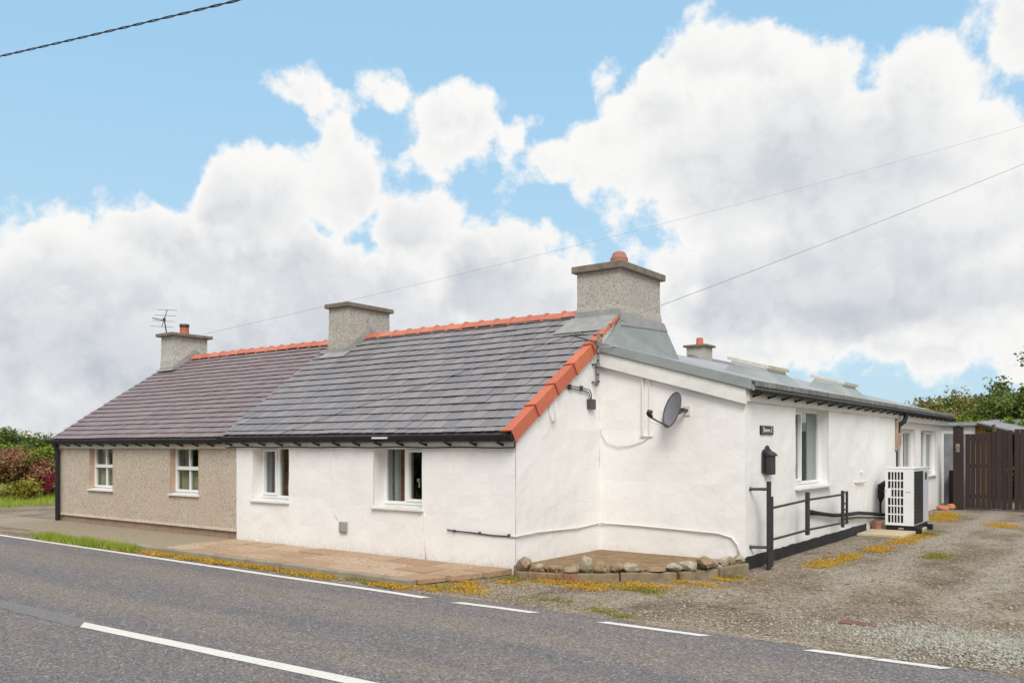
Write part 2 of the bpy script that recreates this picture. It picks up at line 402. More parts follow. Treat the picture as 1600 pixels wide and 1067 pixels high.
m_leaf('leaf_red', srgb(168, 116, 98), srgb(138, 132, 78), srgb(190, 76, 96))
m_leaf('leaf_rose', srgb(178, 56, 78), srgb(160, 84, 84), srgb(196, 70, 100))
m_leaf('leaf_moss', srgb(210, 166, 54), srgb(198, 176, 68), srgb(184, 116, 58))
m_leaf('leaf_moss_green', srgb(128, 136, 52), srgb(156, 148, 58), srgb(150, 112, 50))
m_leaf('grass_green', srgb(122, 160, 52), srgb(170, 182, 72), srgb(196, 176, 84))
m_leaf('dry_stem', srgb(176, 122, 88), srgb(190, 150, 112), srgb(150, 100, 76))
def m_glass():
    m = bpy.data.materials.new('glass'); m.use_nodes = True; t = m.node_tree; t.nodes.clear(); n = NT(t)
    bf = n.n('ShaderNodeNewGeometry').outputs['Backfacing']
    fr = n.n('ShaderNodeFresnel', {'IOR': n.mapr(bf, 0, 1, 1.55, 1 / 1.55)})
    gl = n.n('ShaderNodeBsdfGlossy', {'Color': (0.95, 0.97, 1, 1), 'Roughness': 0.015})
    tp = n.n('ShaderNodeBsdfTransparent', {'Color': (0.80, 0.84, 0.83, 1)})
    fac = n.math('MULTIPLY_ADD', fr.outputs[0], 0.9, 0.01, clamp=True)
    mx = n.n('ShaderNodeMixShader', {0: fac, 1: tp.outputs[0], 2: gl.outputs[0]})
    n.n('ShaderNodeOutputMaterial', {'Surface': mx.outputs[0]})
    MATS['glass'] = m
m_glass()

# ------------------------------------------------------------------ mesh helpers
class MB:
    def __init__(self):
        self.v = []; self.f = []
    def add(self, vs, fs):
        b = len(self.v)
        self.v += [tuple(p) for p in vs]
        self.f += [tuple(i + b for i in q) for q in fs]
        return self
    def box(self, x0, x1, y0, y1, z0, z1):
        return self.add([(x0, y0, z0), (x1, y0, z0), (x1, y1, z0), (x0, y1, z0), (x0, y0, z1), (x1, y0, z1), (x1, y1, z1), (x0, y1, z1)],
                        [(0, 3, 2, 1), (4, 5, 6, 7), (0, 1, 5, 4), (1, 2, 6, 5), (2, 3, 7, 6), (3, 0, 4, 7)])
    def hexa(self, p):      # 8 points, bottom ring then top ring
        return self.add(p, [(0, 3, 2, 1), (4, 5, 6, 7), (0, 1, 5, 4), (1, 2, 6, 5), (2, 3, 7, 6), (3, 0, 4, 7)])
    def prism(self, ring, off):   # ring of points extruded by vector
        n = len(ring); off = Vector(off)
        top = [Vector(p) + off for p in ring]
        return self.add(list(ring) + top, [tuple(reversed(range(n))), tuple(range(n, 2 * n))] +
                        [(i, (i + 1) % n, n + (i + 1) % n, n + i) for i in range(n)])
    def tube(self, path, r, n=8, caps=True):
        path = [Vector(p) for p in path]; rs = r if isinstance(r, (list, tuple)) else [r] * len(path)
        rings = []
        prev = None
        for i, p in enumerate(path):
            t = (path[min(i + 1, len(path) - 1)] - path[max(i - 1, 0)]).normalized()
            if prev is None:
                a = Vector((0, 0, 1)) if abs(t.z) < 0.9 else Vector((1, 0, 0))
                u = t.cross(a).normalized()
            else:
                u = (prev - t * prev.dot(t)).normalized()
            prev = u
            w = t.cross(u)
            rings.append([p + (u * math.cos(2 * math.pi * k / n) + w * math.sin(2 * math.pi * k / n)) * rs[i] for k in range(n)])
        vs = [q for ring in rings for q in ring]; fs = []
        for i in range(len(path) - 1):
            for k in range(n):
                fs.append((i * n + k, i * n + (k + 1) % n, (i + 1) * n + (k + 1) % n, (i + 1) * n + k))
        if caps:
            fs.append(tuple(reversed(range(n)))); fs.append(tuple(range((len(path) - 1) * n, len(path) * n)))
        return self.add(vs, fs)
    def lathe(self, c, prof, n=20):     # prof: (radius, z)
        vs = []; fs = []
        for r, z in prof:
            for k in range(n):
                a = 2 * math.pi * k / n
                vs.append((c[0] + r * math.cos(a), c[1] + r * math.sin(a), c[2] + z))
        for i in range(len(prof) - 1):
            for k in range(n):
                fs.append((i * n + k, i * n + (k + 1) % n, (i + 1) * n + (k + 1) % n, (i + 1) * n + k))
        fs.append(tuple(reversed(range(n)))); fs.append(tuple(range((len(prof) - 1) * n, len(prof) * n)))
        return self.add(vs, fs)
    def mesh(self, name, mat, smooth=False):
        me = bpy.data.meshes.new(name)
        me.from_pydata(self.v, [], self.f); me.update()
        if mat: me.materials.append(MATS[mat])
        if smooth:
            for p in me.polygons: p.use_smooth = True
        return me

def link(name, me, parent=None, loc=None, rot=None):
    o = bpy.data.objects.new(name, me); C.objects.link(o)
    if parent is not None:
        o.parent = parent
        if loc is None:
            loc = -parent.location if parent.type == 'EMPTY' else (0, 0, 0)
        elif parent.type == 'EMPTY':
            loc = Vector(loc) - parent.location
    if loc is not None: o.location = loc
    if rot is not None: o.rotation_euler = rot
    return o
def build(mb, name, mat, parent=None, smooth=False, bevel=0.0):
    o = link(name, mb.mesh(name, mat, smooth), parent)
    if bevel:
        md = o.modifiers.new('bevel', 'BEVEL'); md.width = bevel; md.segments = 2; md.limit_method = 'ANGLE'
    if smooth == 'auto':
        pass
    return o
def thing(name, loc, label, cat, group=None):
    o = bpy.data.objects.new(name, None); C.objects.link(o); o.location = loc; o.empty_display_size = 0.2
    return tag(o, label, cat, group)
def tag(o, label, cat, group=None):
    o['label'] = label; o['category'] = cat
    if group: o['group'] = group
    return o
def struct(o):
    o['kind'] = 'structure'; return o
def stuff(o, label=None, cat=None):
    o['kind'] = 'stuff'
    if label: o['label'] = label
    if cat: o['category'] = cat
    return o
def box(name, mat, parent, x0, x1, y0, y1, z0, z1, bevel=0.0):
    return build(MB().box(x0, x1, y0, y1, z0, z1), name, mat, parent, bevel=bevel)

def nz(p, s, seed=0.0):
    return mnoise.noise(Vector((p[0] * s + seed, p[1] * s + seed * 1.7, p[2] * s - seed)))

def fbm2(x, y, s, seed=0.0):
    return 0.6 * nz((x, y, 0), s, seed) + 0.3 * nz((x, y, 0), s * 2.3, seed + 3) + 0.15 * nz((x, y, 0), s * 5.1, seed + 7)

# ------------------------------------------------------------------ ground, road, pavement, driveway
def sheet(name, mat, x0, x1, y0, y1, nx, ny, zf):
    mb = MB(); vs = []
    for j in range(ny + 1):
        for i in range(nx + 1):
            x = x0 + (x1 - x0) * i / nx; y = y0 + (y1 - y0) * j / ny
            vs.append((x, y, zf(x, y)))
    fs = [(j * (nx + 1) + i, j * (nx + 1) + i + 1, (j + 1) * (nx + 1) + i + 1, (j + 1) * (nx + 1) + i) for j in range(ny) for i in range(nx)]
    mb.add(vs, fs)
    return build(mb, name, mat, smooth=True)
struct(sheet('ground', 'ground_grass', -900, 900, -900, 900, 60, 60, lambda x, y: -0.19))
road = struct(sheet('road', 'asphalt', -70, 40, -8.4, -1.50, 220, 24,
                    lambda x, y: -0.105 + 0.05 * (1 - ((y + 5.1) / 3.5) ** 2) * 0.5 + 0.004 * nz((x, y, 0), 0.8) - 0.0))
def roadz(x, y):
    return -0.105 + 0.05 * (1 - ((y + 5.1) / 3.5) ** 2) * 0.5 + 0.004 * nz((x, y, 0), 0.8)
def strip(name, mat, x0, x1, yc, w, lift=0.004, step=0.25, skew=0.0, ragged=0.006, seed=0.0):
    mb = MB(); n = max(2, int((x1 - x0) / step)); vs = []
    for i in range(n + 1):
        x = x0 + (x1 - x0) * i / n
        for s in (-1, 0, 1):
            y = yc(x) + s * (w / 2 + ragged * nz((x * 3, s, 5), 2.0, seed))
            xx = x + skew * s if i in (0, n) else x
            vs.append((xx, y, roadz(xx, y) + lift))
    fs = []
    for i in range(n):
        for s in (0, 1):
            a = i * 3 + s; fs.append((a, a + 3, a + 4, a + 1))
    mb.add(vs, fs)
    return build(mb, name, mat, road)
eline = lambda x: -2.02 - 0.012 * (x - 0.2) if x > -14 else -1.85
strip('edge_line', 'road_paint', -60, 0.16, eline, 0.115, skew=0.03)
for k, (a, b_) in enumerate([(0.64, 1.72), (2.54, 3.66), (4.62, 5.16), (5.18, 5.72), (6.9, 8.0), (9.1, 10.2)]):
    strip('give_way_dash', 'road_paint', a, b_, lambda x: -2.05 + 0.03 * max(0, x), 0.10, skew=0.04, step=0.12, ragged=0.010, seed=k)
strip('centre_line', 'road_paint', -1.50, 4.6, lambda x: -5.26 + 0.055 * (x + 1.5), 0.145, skew=-0.10, seed=3)
strip('centre_line', 'road_paint', 7.0, 13.0, lambda x: -4.8, 0.145, skew=-0.10, seed=5)
strip('worn_patch', 'tar_patch', -5.2, -1.44, lambda x: -5.25 + 0.02 * math.sin(x * 2), 0.24, lift=0.003, seed=8, ragged=0.05)

# pavement bed with kerbstones and flags
pav = struct(build(MB().box(-60, -0.62, -1.56, 0.03, -0.18, -0.035), 'pavement', 'concrete_mossy'))
def slab(name, mat, ring, z0, z1, parent, jit=0.004, bevel=0.008):
    dz = [rnd.uniform(-jit, jit) for _ in ring]
    n = len(ring)
    mb = MB().add([(x, y, z0) for x, y in ring] + [(x, y, z1 + d) for (x, y), d in zip(ring, dz)],
                  [tuple(reversed(range(n))), tuple(range(n, 2 * n))] + [(i, (i + 1) % n, n + (i + 1) % n, n + i) for i in range(n)])
    return build(mb, name, mat, parent, bevel=bevel)
x = -0.50
while x > -16:
    L = rnd.uniform(0.80, 1.0)
    yk = -1.60 + rnd.uniform(-0.008, 0.008); w = 0.14
    zt = 0.0 if x > -9.5 else max(-0.09, 0.0 - 0.018 * (-9.5 - x) / 0.9)
    slab('kerb_stone', 'concrete', [(x - L + 0.006, yk), (x - 0.006, yk + rnd.uniform(-0.006, 0.006)), (x - 0.006, yk + w), (x - L + 0.006, yk + w)], -0.17, zt + rnd.uniform(-0.006, 0.004), pav, 0.005, 0.014)
    x -= L
rows = [(-1.455, -1.03), (-1.025, -0.52), (-0.515, -0.015)]
for j, (ya, yb) in enumerate(rows):
    x = [-0.36, -0.16, -0.04][j]
    first = True
    while x > -6.3:
        L = rnd.choice([0.6, 0.62, 0.75, 0.9]) if not first else [0.5, 0.62, 0.5][j]
        x0 = max(x - L, -6.36)
        if x0 - (-6.36) < 0.25: x0 = -6.36
        xr0 = x - 0.004; xr1 = x - 0.004
        if first: xr0 -= [0.10, 0.12, 0.05][j]
        z = -0.004 + rnd.uniform(-0.006, 0.005)
        slab('paving_slab', 'paving', [(x0 + 0.014, ya + 0.011), (xr0, ya + 0.011), (xr1, yb - 0.009), (x0 + 0.014, yb - 0.009)], -0.08, z, pav, 0.009, 0.009)
        x = x0; first = False
x = -6.36
while x > -15.5:
    L = rnd.uniform(1.5, 1.9); zt = -0.004 + rnd.uniform(-0.006, 0.004)
    slab('paving_slab', 'paving_grey', [(x - L + 0.010, -1.445), (x - 0.010, -1.445), (x - 0.010, -0.02), (x - L + 0.010, -0.02)], -0.10, zt, pav, 0.005, 0.006)
    x -= L

# gravel driveway: one sheet with a gentle crown, ruts and a mound of new stone
def drivez(x, y):
    z = -0.085 + 0.012 * fbm2(x, y, 0.9, 2) + 0.005 * nz((x, y, 0), 6.0, 9)
    if y < -0.6:
        t = min(1, (-0.6 - y) / 1.2); z = z * (1 - t) + (-0.098) * t
    z += 0.030 * math.exp(-(((x - 5.75) / 0.75) ** 2 + ((y + 0.95) / 0.42) ** 2))
    z -= 0.025 * math.exp(-((x - 4.9) / 0.35) ** 2) * (0.5 + 0.5 * math.tanh((y - 1.0)))
    z += 0.02 * math.exp(-((x - 2.7) / 0.5) ** 2) * (1 if 3 < y < 17 else 0)
    return z
def drive_edge(x):
    return -1.78 + 0.06 * nz((x, 0, 0), 1.1, 4) + 0.05 * nz((x, 0, 0), 4.1, 6) + (0.0 if x > 2 else 0.03)
def make_drive():
    xs = np.concatenate([np.arange(-0.70, 8.0, 0.09), np.arange(8.0, 22.1, 0.7)])
    ys = np.arange(0, 1.0001, 1 / 150.0)
    mb = MB(); vs = []
    for yv in ys:
        for xv in xs:
            e = drive_edge(xv) + (0.30 if xv < -0.3 else 0)
            y = e + (24.0 - e) * yv ** 1.8
            z = drivez(xv, y)
            if yv == 0: z = roadz(xv, y) - 0.012
            elif yv < 0.04: z = max(z, roadz(xv, y) + 0.006) if y > -1.74 else roadz(xv, y) + 0.004
            vs.append((xv, y, z))
    nx = len(xs)
    fs = [(j * nx + i, j * nx + i + 1, (j + 1) * nx + i + 1, (j + 1) * nx + i) for j in range(len(ys) - 1) for i in range(nx - 1)]
    mb.add(vs, fs)
    return struct(build(mb, 'driveway', 'gravel', smooth=True))
make_drive()
# roadside debris strip below the kerb
debris = MB(); n = 140; vs = []
for i in range(n + 1):
    xx = -16 + 15.9 * i / n
    y0 = -1.90 - 0.01 * xx * 0.3 + 0.04 * nz((xx, 1, 0), 1.7); y0 = min(y0, -1.78)
    vs += [(xx, y0, roadz(xx, y0) - 0.004), (xx, (y0 - 1.59) / 2, roadz(xx, -1.7) + 0.012), (xx, -1.59, roadz(xx, -1.6) + 0.022)]
debris.add(vs, [(i * 3 + s, i * 3 + 3 + s, i * 3 + 4 + s, i * 3 + 1 + s) for i in range(n) for s in (0, 1)])
struct(build(debris, 'gutter_verge', 'gravel', smooth=True))
# tarmac forecourt beyond the left gable
fc = MB(); fr = [(-16.5, -1.58), (-14.2, -1.58), (-13.12, -0.02), (-13.14, 7.5), (-19.5, 7.5), (-24.8, 4.7), (-20.2, 1.5), (-19.0, -1.58)]
fc.prism([(x, y, -0.15) for x, y in fr], (0, 0, 0.075))
struct(build(fc, 'forecourt', 'gravel'))

# ------------------------------------------------------------------ roof frame shared by the two cottages
SL = 0.652; TH = math.atan(SL); CT, ST = math.cos(TH), math.sin(TH)
EY, EZ, RY = -0.15, 1.88, 3.10
RZ = EZ + SL * (RY - EY)                 # ridge height
SLEN = (RY - EY) / CT
def rp(x, s, n=0.0, drop=0.0):           # point on the front slope: s up-slope, n along the normal
    return Vector((x, EY + s * CT - n * ST, EZ + s * ST + n * CT - drop))
def roofz(y):
    return EZ + SL * (y - EY) if y <= RY else RZ - SL * (y - RY)

# ------------------------------------------------------------------ generic wall with rectangular openings
def wall(name, mat, parent, mapf, u0, u1, zb, ztop, holes=(), depth=0.42, step=0.16, amp=0.012, seed=1.0):
    us = set([u0, u1]); zs = set([zb, 9.0]); zmax = max(ztop(u0 + (u1 - u0) * i / 40) for i in range(41))
    k = int((u1 - u0) / step) + 1
    for i in range(k + 1): us.add(round(u0 + (u1 - u0) * i / k, 4))
    zz = zb
    while zz < zmax: zs.add(round(zz, 4)); zz += step
    for h in holes:
        us |= {h[0], h[1]}; zs |= {h[2], h[3]}
    us = sorted(us); zs = sorted(zs)
    def clean(vals, keep):
        out = []
        for v in vals:
            if out and v - out[-1] < 0.03:
                if v in keep: out[-1] = v
                continue
            out.append(v)
        return out
    us = clean(us, {u0, u1} | {h[i] for h in holes for i in (0, 1)})
    zs = clean(zs, {zb, 9.0} | {h[i] for h in holes for i in (2, 3)})
    mb = MB(); idx = {}
    def P(i, j):
        if (i, j) not in idx:
            u = us[i]; z = min(zs[j], ztop(u))
            d = amp * (nz((u, z, 0), 1.3, seed) + 0.6 * nz((u, z, 0), 4.0, seed + 5))
            if i in (0, len(us) - 1): d *= 0.35
            idx[(i, j)] = len(mb.v); mb.v.append(tuple(mapf(u, d, z)))
        return idx[(i, j)]
    def inhole(u, z):
        return any(h[0] < u < h[1] and h[2] < z < h[3] for h in holes)
    for i in range(len(us) - 1):
        for j in range(len(zs) - 1):
            um = (us[i] + us[i + 1]) / 2
            if zs[j] >= min(ztop(us[i]), ztop(us[i + 1])) and zs[j] >= max(ztop(us[i]), ztop(us[i + 1])): continue
            if inhole(um, (zs[j] + min(zs[j + 1], ztop(um))) / 2): continue
            mb.f.append((P(i, j), P(i + 1, j), P(i + 1, j + 1), P(i, j + 1)))
    for h in holes:            # reveals
        for (a, b_) in (((h[0], h[2]), (h[0], h[3])), ((h[0], h[3]), (h[1], h[3])), ((h[1], h[3]), (h[1], h[2])), ((h[1], h[2]), (h[0], h[2]))):
            mb.add([mapf(a[0], 0.004, a[1]), mapf(b_[0], 0.004, b_[1]), mapf(b_[0], depth, b_[1]), mapf(a[0], depth, a[1])], [(0, 1, 2, 3)])
    return build(mb, name, mat, parent, smooth=False)

front = lambda y0=0.0: (lambda u, d, z: (u, y0 + d, z))
side = lambda x0: (lambda u, d, z: (x0 - d, u, z))

def mbox(mapf, u0, u1, d0, d1, z0, z1, mb=None):
    mb = mb or MB()
    p = [mapf(u, d, z) for z in (z0, z1) for (u, d) in ((u0, d0), (u1, d0), (u1, d1), (u0, d1))]
    return mb.hexa(p)

def window(parent, mapf, u0, u1, z0, z1, rev, style, mull=0.5, sash='', curtains=(), sill=True, blind=None, handle=None, silld=0.05):
    """a framed window set back by rev inside its opening"""
    f = MB(); b = 0.05; d0, d1 = rev, rev + 0.07
    zf = z0 + 0.035
    mbox(mapf, u0, u0 + b, d0, d1, zf, z1, f); mbox(mapf, u1 - b, u1, d0, d1, zf, z1, f)
    mbox(mapf, u0 + b, u1 - b, d0 + .001, d1, z1 - b, z1, f); mbox(mapf, u0 + b, u1 - b, d0 + .001, d1, zf, zf + b, f)
    um = u0 + (u1 - u0) * mull
    panes = []
    if style == 'sash4':
        zm = zf + (z1 - zf) * 0.53
        mbox(mapf, u0 + b, u1 - b, d0 - .008, d1, zm - 0.035, zm + 0.035, f)
        mbox(mapf, um - 0.017, um + 0.017, d0 + .012, d1, zf + b, zm - 0.035, f)
        mbox(mapf, um - 0.017, um + 0.017, d0 + .004, d1, zm + 0.035, z1 - b, f)
        for (ua, ub) in ((u0 + b, um - .017), (um + .017, u1 - b)):
            panes += [(ua, ub, zf + b, zm - .035), (ua, ub, zm + .035, z1 - b)]
    else:
        mbox(mapf, um - 0.03, um + 0.03, d0 + .002, d1, zf + b, z1 - b, f)
        for s, (ua, ub) in (('L', (u0 + b, um - .03)), ('R', (um + .03, u1 - b))):
            if s in sash:
                c = 0.045
                mbox(mapf, ua + .003, ua + c, d0 - .018, d1 - .01, zf + b + .003, z1 - b - .003, f)
                mbox(mapf, ub - c, ub - .003, d0 - .018, d1 - .01, zf + b + .003, z1 - b - .003, f)
                mbox(mapf, ua + c, ub - c, d0 - .017, d1 - .01, zf + b + .003, zf + b + c, f)
                mbox(mapf, ua + c, ub - c, d0 - .017, d1 - .01, z1 - b - c, z1 - b - .003, f)
                panes.append((ua + c, ub - c, zf + b + c, z1 - b - c))
            else:
                panes.append((ua, ub, zf + b, z1 - b))
    w = build(f, 'window', 'upvc', parent, bevel=0.004)
    for (ua, ub, za, zb_) in panes:
        build(mbox(mapf, ua - .005, ub + .005, d0 + .035, d0 + .041, za - .005, zb_ + .005), 'pane', 'glass', w)
    if sill:
        s = MB()
        p = [mapf(u, d, z) for (z, dd) in ((z0 - 0.035, 0), (z0, 0)) for (u, d) in ((u0 - .03, -silld), (u1 + .03, -silld), (u1 + .03, 0.012), (u0 - .03, 0.012))]
        s.hexa(p)
        q = [mapf(u, d, z) for (u, d, z) in ((u0 + .003, 0.013, z0 - .03), (u1 - .003, 0.013, z0 - .03), (u1 - .003, rev + .06, z0 - .03), (u0 + .003, rev + .06, z0 - .03),
                                              (u0 + .003, 0.013, z0 + .002), (u1 - .003, 0.013, z0 + .002), (u1 - .003, rev + .06, z0 + .034), (u0 + .003, rev + .06, z0 + .034))]
        s.hexa(q)
        build(s, 'sill', 'white_board', w, bevel=0.006)
    for (ua, ub, mat) in curtains:
        c = MB(); n = 18; vs = []
        for i in range(n + 1):
            u = ua + (ub - ua) * i / n; d = d1 + 0.14 + 0.03 * math.sin(i * 1.9) + 0.01 * math.sin(i * 4.7)
            vs += [mapf(u, d, zf - 0.05), mapf(u, d, z1 + 0.05)]
        c.add(vs, [(2 * i, 2 * i + 2, 2 * i + 3, 2 * i + 1) for i in range(n)])
        build(c, 'curtain', mat, w, smooth=True)
    if blind:
        build(mbox(mapf, u0 + .02, u1 - .02, d1 + .06, d1 + .075, z0, zf + (z1 - zf) * blind[0]), 'blind', blind[1], w)
    if handle:
        hu, hz = handle
        h = MB()
        mbox(mapf, hu - .012, hu + .012, d1 + .0, d1 + .03, hz - .02, hz + .03, h)
        mbox(mapf, hu - .010, hu + .010, d1 + .03, d1 + .045, hz - .11, hz + .03, h)
        build(h, 'handle', 'upvc', w, bevel=0.004)
    return w

# ------------------------------------------------------------------ slates
def slate_mesh(w, L, t, name, mat):
    mb = MB(); g = 0.0055
    lift = 0.022
    # x across, y up-slope, z normal; tail (y=0) sits proud, head tucked below the course above
    mb.hexa([(-w / 2 + g, 0.022, lift - .004), (w / 2 - g, 0.022, lift - .004), (w / 2 - g, L, -0.006), (-w / 2 + g, L, -0.006),
             (-w / 2 + g, 0, lift + t), (w / 2 - g, 0, lift + t), (w / 2 - g, L, -0.006 + t), (-w / 2 + g, L, -0.006 + t)])
    return mb
def lay_slates(roof, xl, xr, w, gauge, first, mat, lift, seed, wobble):
    rg = random.Random(seed); items = []
    row = 0; s = 0.0
    while s < SLEN - 0.03:
        exp = first if row == 0 else gauge
        L = min(exp + 0.085, SLEN - s)
        y = EY + s * CT
        a, b_ = xl(y), xr(y)
        off = (row % 2) * w / 2 + rg.uniform(-0.02, 0.02)
        k0 = int(math.floor((a - off) / w))
        xx = k0 * w + off
        while xx < b_:
            x0, x1 = max(xx, a), min(xx + w, b_)
            if x1 - x0 > 0.03:
                items.append(((x0 + x1) / 2, s, x1 - x0, L))
            xx += w
        s += exp; row += 1
    def depth(it):
        p = rp(it[0], it[1]); return (p - CAM).length
    items.sort(key=depth)
    cache = {}
    rest = MB()
    for k, (xc, s, ww, L) in enumerate(items):
        p = rp(xc, s, lift)
        p.z += wobble * (nz((xc, s, 0), 0.55, seed) + 0.4 * nz((xc, s, 0), 1.7, seed))
        tilt = rg.gauss(0, 0.006); yaw = rg.gauss(0, 0.005); n_off = rg.uniform(-0.002, 0.003)
        key = (round(ww, 3), round(L, 3))
        if k < 300:
            if key not in cache: cache[key] = slate_mesh(ww, L, 0.008, 'slate', mat).mesh('slate', mat)
            p2 = p + Vector((0, -ST, CT)) * n_off
            link('slate', cache[key], roof, p2, (TH + tilt, rg.gauss(0, 0.003), yaw))
        else:
            m = Matrix.Translation(p) @ Matrix.Rotation(TH + tilt, 4, 'X') @ Matrix.Rotation(yaw, 4, 'Z')
            sm = slate_mesh(ww, L, 0.008, 's', mat)
            rest.add([m @ Vector(v) for v in sm.v], sm.f)
    stuff(build(rest, 'slate_courses', mat, roof))

def ridge_tile_mesh(length):
    mb = MB(); hw = 0.165; t = 0.016; rise = hw * SL
    def sec(x, gro):
        k = gro
        pts = [(-hw * 1.0 - k * .3, -rise - k * .2), (-hw * .5, -rise * .42 + k), (-0.03, -0.004 + k), (0.03, -0.004 + k), (hw * .5, -rise * .42 + k), (hw + k * .3, -rise - k * .2)]
        return [(x, y, z + t) for y, z in pts] + [(x, y, z) for y, z in reversed([(p[0], p[1] - k) for p in pts])]
    cuts = [(0, 0.024), (0.05, 0.024), (0.055, 0.0), (length - .008, 0.0)]
    secs = [sec(x, g) for x, g in cuts]; n = len(secs[0]); vs = [p for s in secs for p in s]; fs = []
    for i in range(len(cuts) - 1):
        for k in range(n):
            fs.append((i * n + k, (i + 1) * n + k, (i + 1) * n + (k + 1) % n, i * n + (k + 1) % n))
    for base in (0, (len(cuts) - 1) * n):
        h = n // 2
        for k in range(h - 1):
            fs.append((base + k, base + k + 1, base + n - 2 - k, base + n - 1 - k))
    mb.add(vs, fs)
    return mb
def ridge_tiles(parent, x0, x1, L, dz, seed):
    n = max(1, round((x1 - x0) / L)); L = (x1 - x0) / n
    me = ridge_tile_mesh(L).mesh('ridge_tile', 'terracotta_ridge'); rg = random.Random(seed)
    for i in range(n):
        xx = x0 + i * L
        link('ridge_tile', me, parent, (xx, RY, RZ + 0.045 + dz + 0.012 * nz((xx, 0, 0), 0.5, seed)), (rg.gauss(0, .008), rg.gauss(0, .012), rg.gauss(0, .006)))

def chimney(parent, x0, x1, y0, y1, zb, zt, mat, cap=0.065, capt=0.10, taper=0.012):
    zr = roofz(y0) - 0.25
    mb = MB(); n = 9
    # slightly belled, uneven render
    rings = []
    for j in range(n + 1):
        z = zr + (zt - zr) * j / n
        e = 0.012 * nz((x0, y0, z), 2.2, 3) + (0.014 if z < zb + 0.12 else 0)
        ring = []
        for (ax, ay, bx, by) in ((x0 - e, y0 - e, x1 + e, y0 - e), (x1 + e, y0 - e, x1 + e, y1 + e), (x1 + e, y1 + e, x0 - e, y1 + e), (x0 - e, y1 + e, x0 - e, y0 - e)):
            for k in range(5):
                t = k / 5.0; ring.append((ax + (bx - ax) * t + 0.008 * nz((ax + k, ay, z), 1.9), ay + (by - ay) * t + 0.008 * nz((ay, k + ax, z), 1.7), z))
        rings.append(ring)
    m = len(rings[0]); vs = [p for r in rings for p in r]
    fs = [(j * m + k, j * m + (k + 1) % m, (j + 1) * m + (k + 1) % m, (j + 1) * m + k) for j in range(n) for k in range(m)]
    fs.append(tuple(range(n * m, n * m + m)))
    mb.add(vs, fs)
    ch = build(mb, 'chimney', mat, parent)
    box('cap', 'cap_stone', ch, x0 - cap, x1 + cap, y0 - cap, y1 + cap, zt - 0.005, zt + capt, 0.012)
    return ch
def lead_skirt(ch, x0, x1, y0, y1, h=0.13, apron=0.22, mat='lead', sides=(True, True)):
    mb = MB(); e = 0.020; t = 0.012
    z0 = roofz(y0)
    up = 0.046
    # front apron dressed down the slates and turned up the stack
    mb.hexa([(x0 - .09, y0 - apron, roofz(y0 - apron) + up), (x1 + .09, y0 - apron, roofz(y0 - apron) + up), (x1 + .09, y0 - e, roofz(y0 - e) + up), (x0 - .09, y0 - e, roofz(y0 - e) + up),
             (x0 - .09, y0 - apron, roofz(y0 - apron) + up + t), (x1 + .09, y0 - apron, roofz(y0 - apron) + up + t), (x1 + .09, y0 - e, roofz(y0 - e) + up + t), (x0 - .09, y0 - e, roofz(y0 - e) + up + t)])
    mb.box(x0 - e, x1 + e, y0 - e - t, y0 - e, z0 - .02, z0 + h)
    for s, xx, on in ((1, x1, sides[1]), (-1, x0, sides[0])):
        if not on: continue
        xa, xb = (xx + e, xx + e + t) if s > 0 else (xx - e - t, xx - e)
        ring = [(xa, y0 - e - t, z0 - .02), (xa, y0 - e - t, z0 + h), (xa, RY, RZ + h + .10), (xa, RY + .3, roofz(RY + .3) + h + .10), (xa, RY + .3, roofz(RY + .3) - .02), (xa, RY, RZ - .02)]
        mb.prism(ring, (xb - xa, 0, 0))
    build(mb, 'flashing', mat, ch)

def gutter(parent, x0, x1, yc, zc, r, mat='black_plastic', dp=1.0):
    mb = MB(); n = 10; m = 30
    vs = []
    for i in range(m + 1):
        x = x0 + (x1 - x0) * i / m; dz = 0.008 * nz((x, 0, 0), 0.7, 2)
        for k in range(n + 1):
            a = math.pi + math.pi * k / n; vs.append((x, yc + r * math.cos(a), zc + dz + dp * r * math.sin(a)))
        for k in range(n + 1):
            a = 2 * math.pi - math.pi * k / n; vs.append((x, yc + (r - .005) * math.cos(a), zc + dz + .002 + dp * (r - .005) * math.sin(a)))
    c = 2 * n + 2
    fs = [(i * c + k, i * c + (k + 1) % c, (i + 1) * c + (k + 1) % c, (i + 1) * c + k) for i in range(m) for k in range(c)]
    mb.add(vs, fs)
    for x in (x0, x1):    # stop ends
        mb.prism([(x - .006, yc + r * math.cos(math.pi + math.pi * k / n), zc + dp * r * math.sin(math.pi + math.pi * k / n) + .004) for k in range(n + 1)], (.012, 0, 0))
    return build(mb, 'gutter', mat, parent)

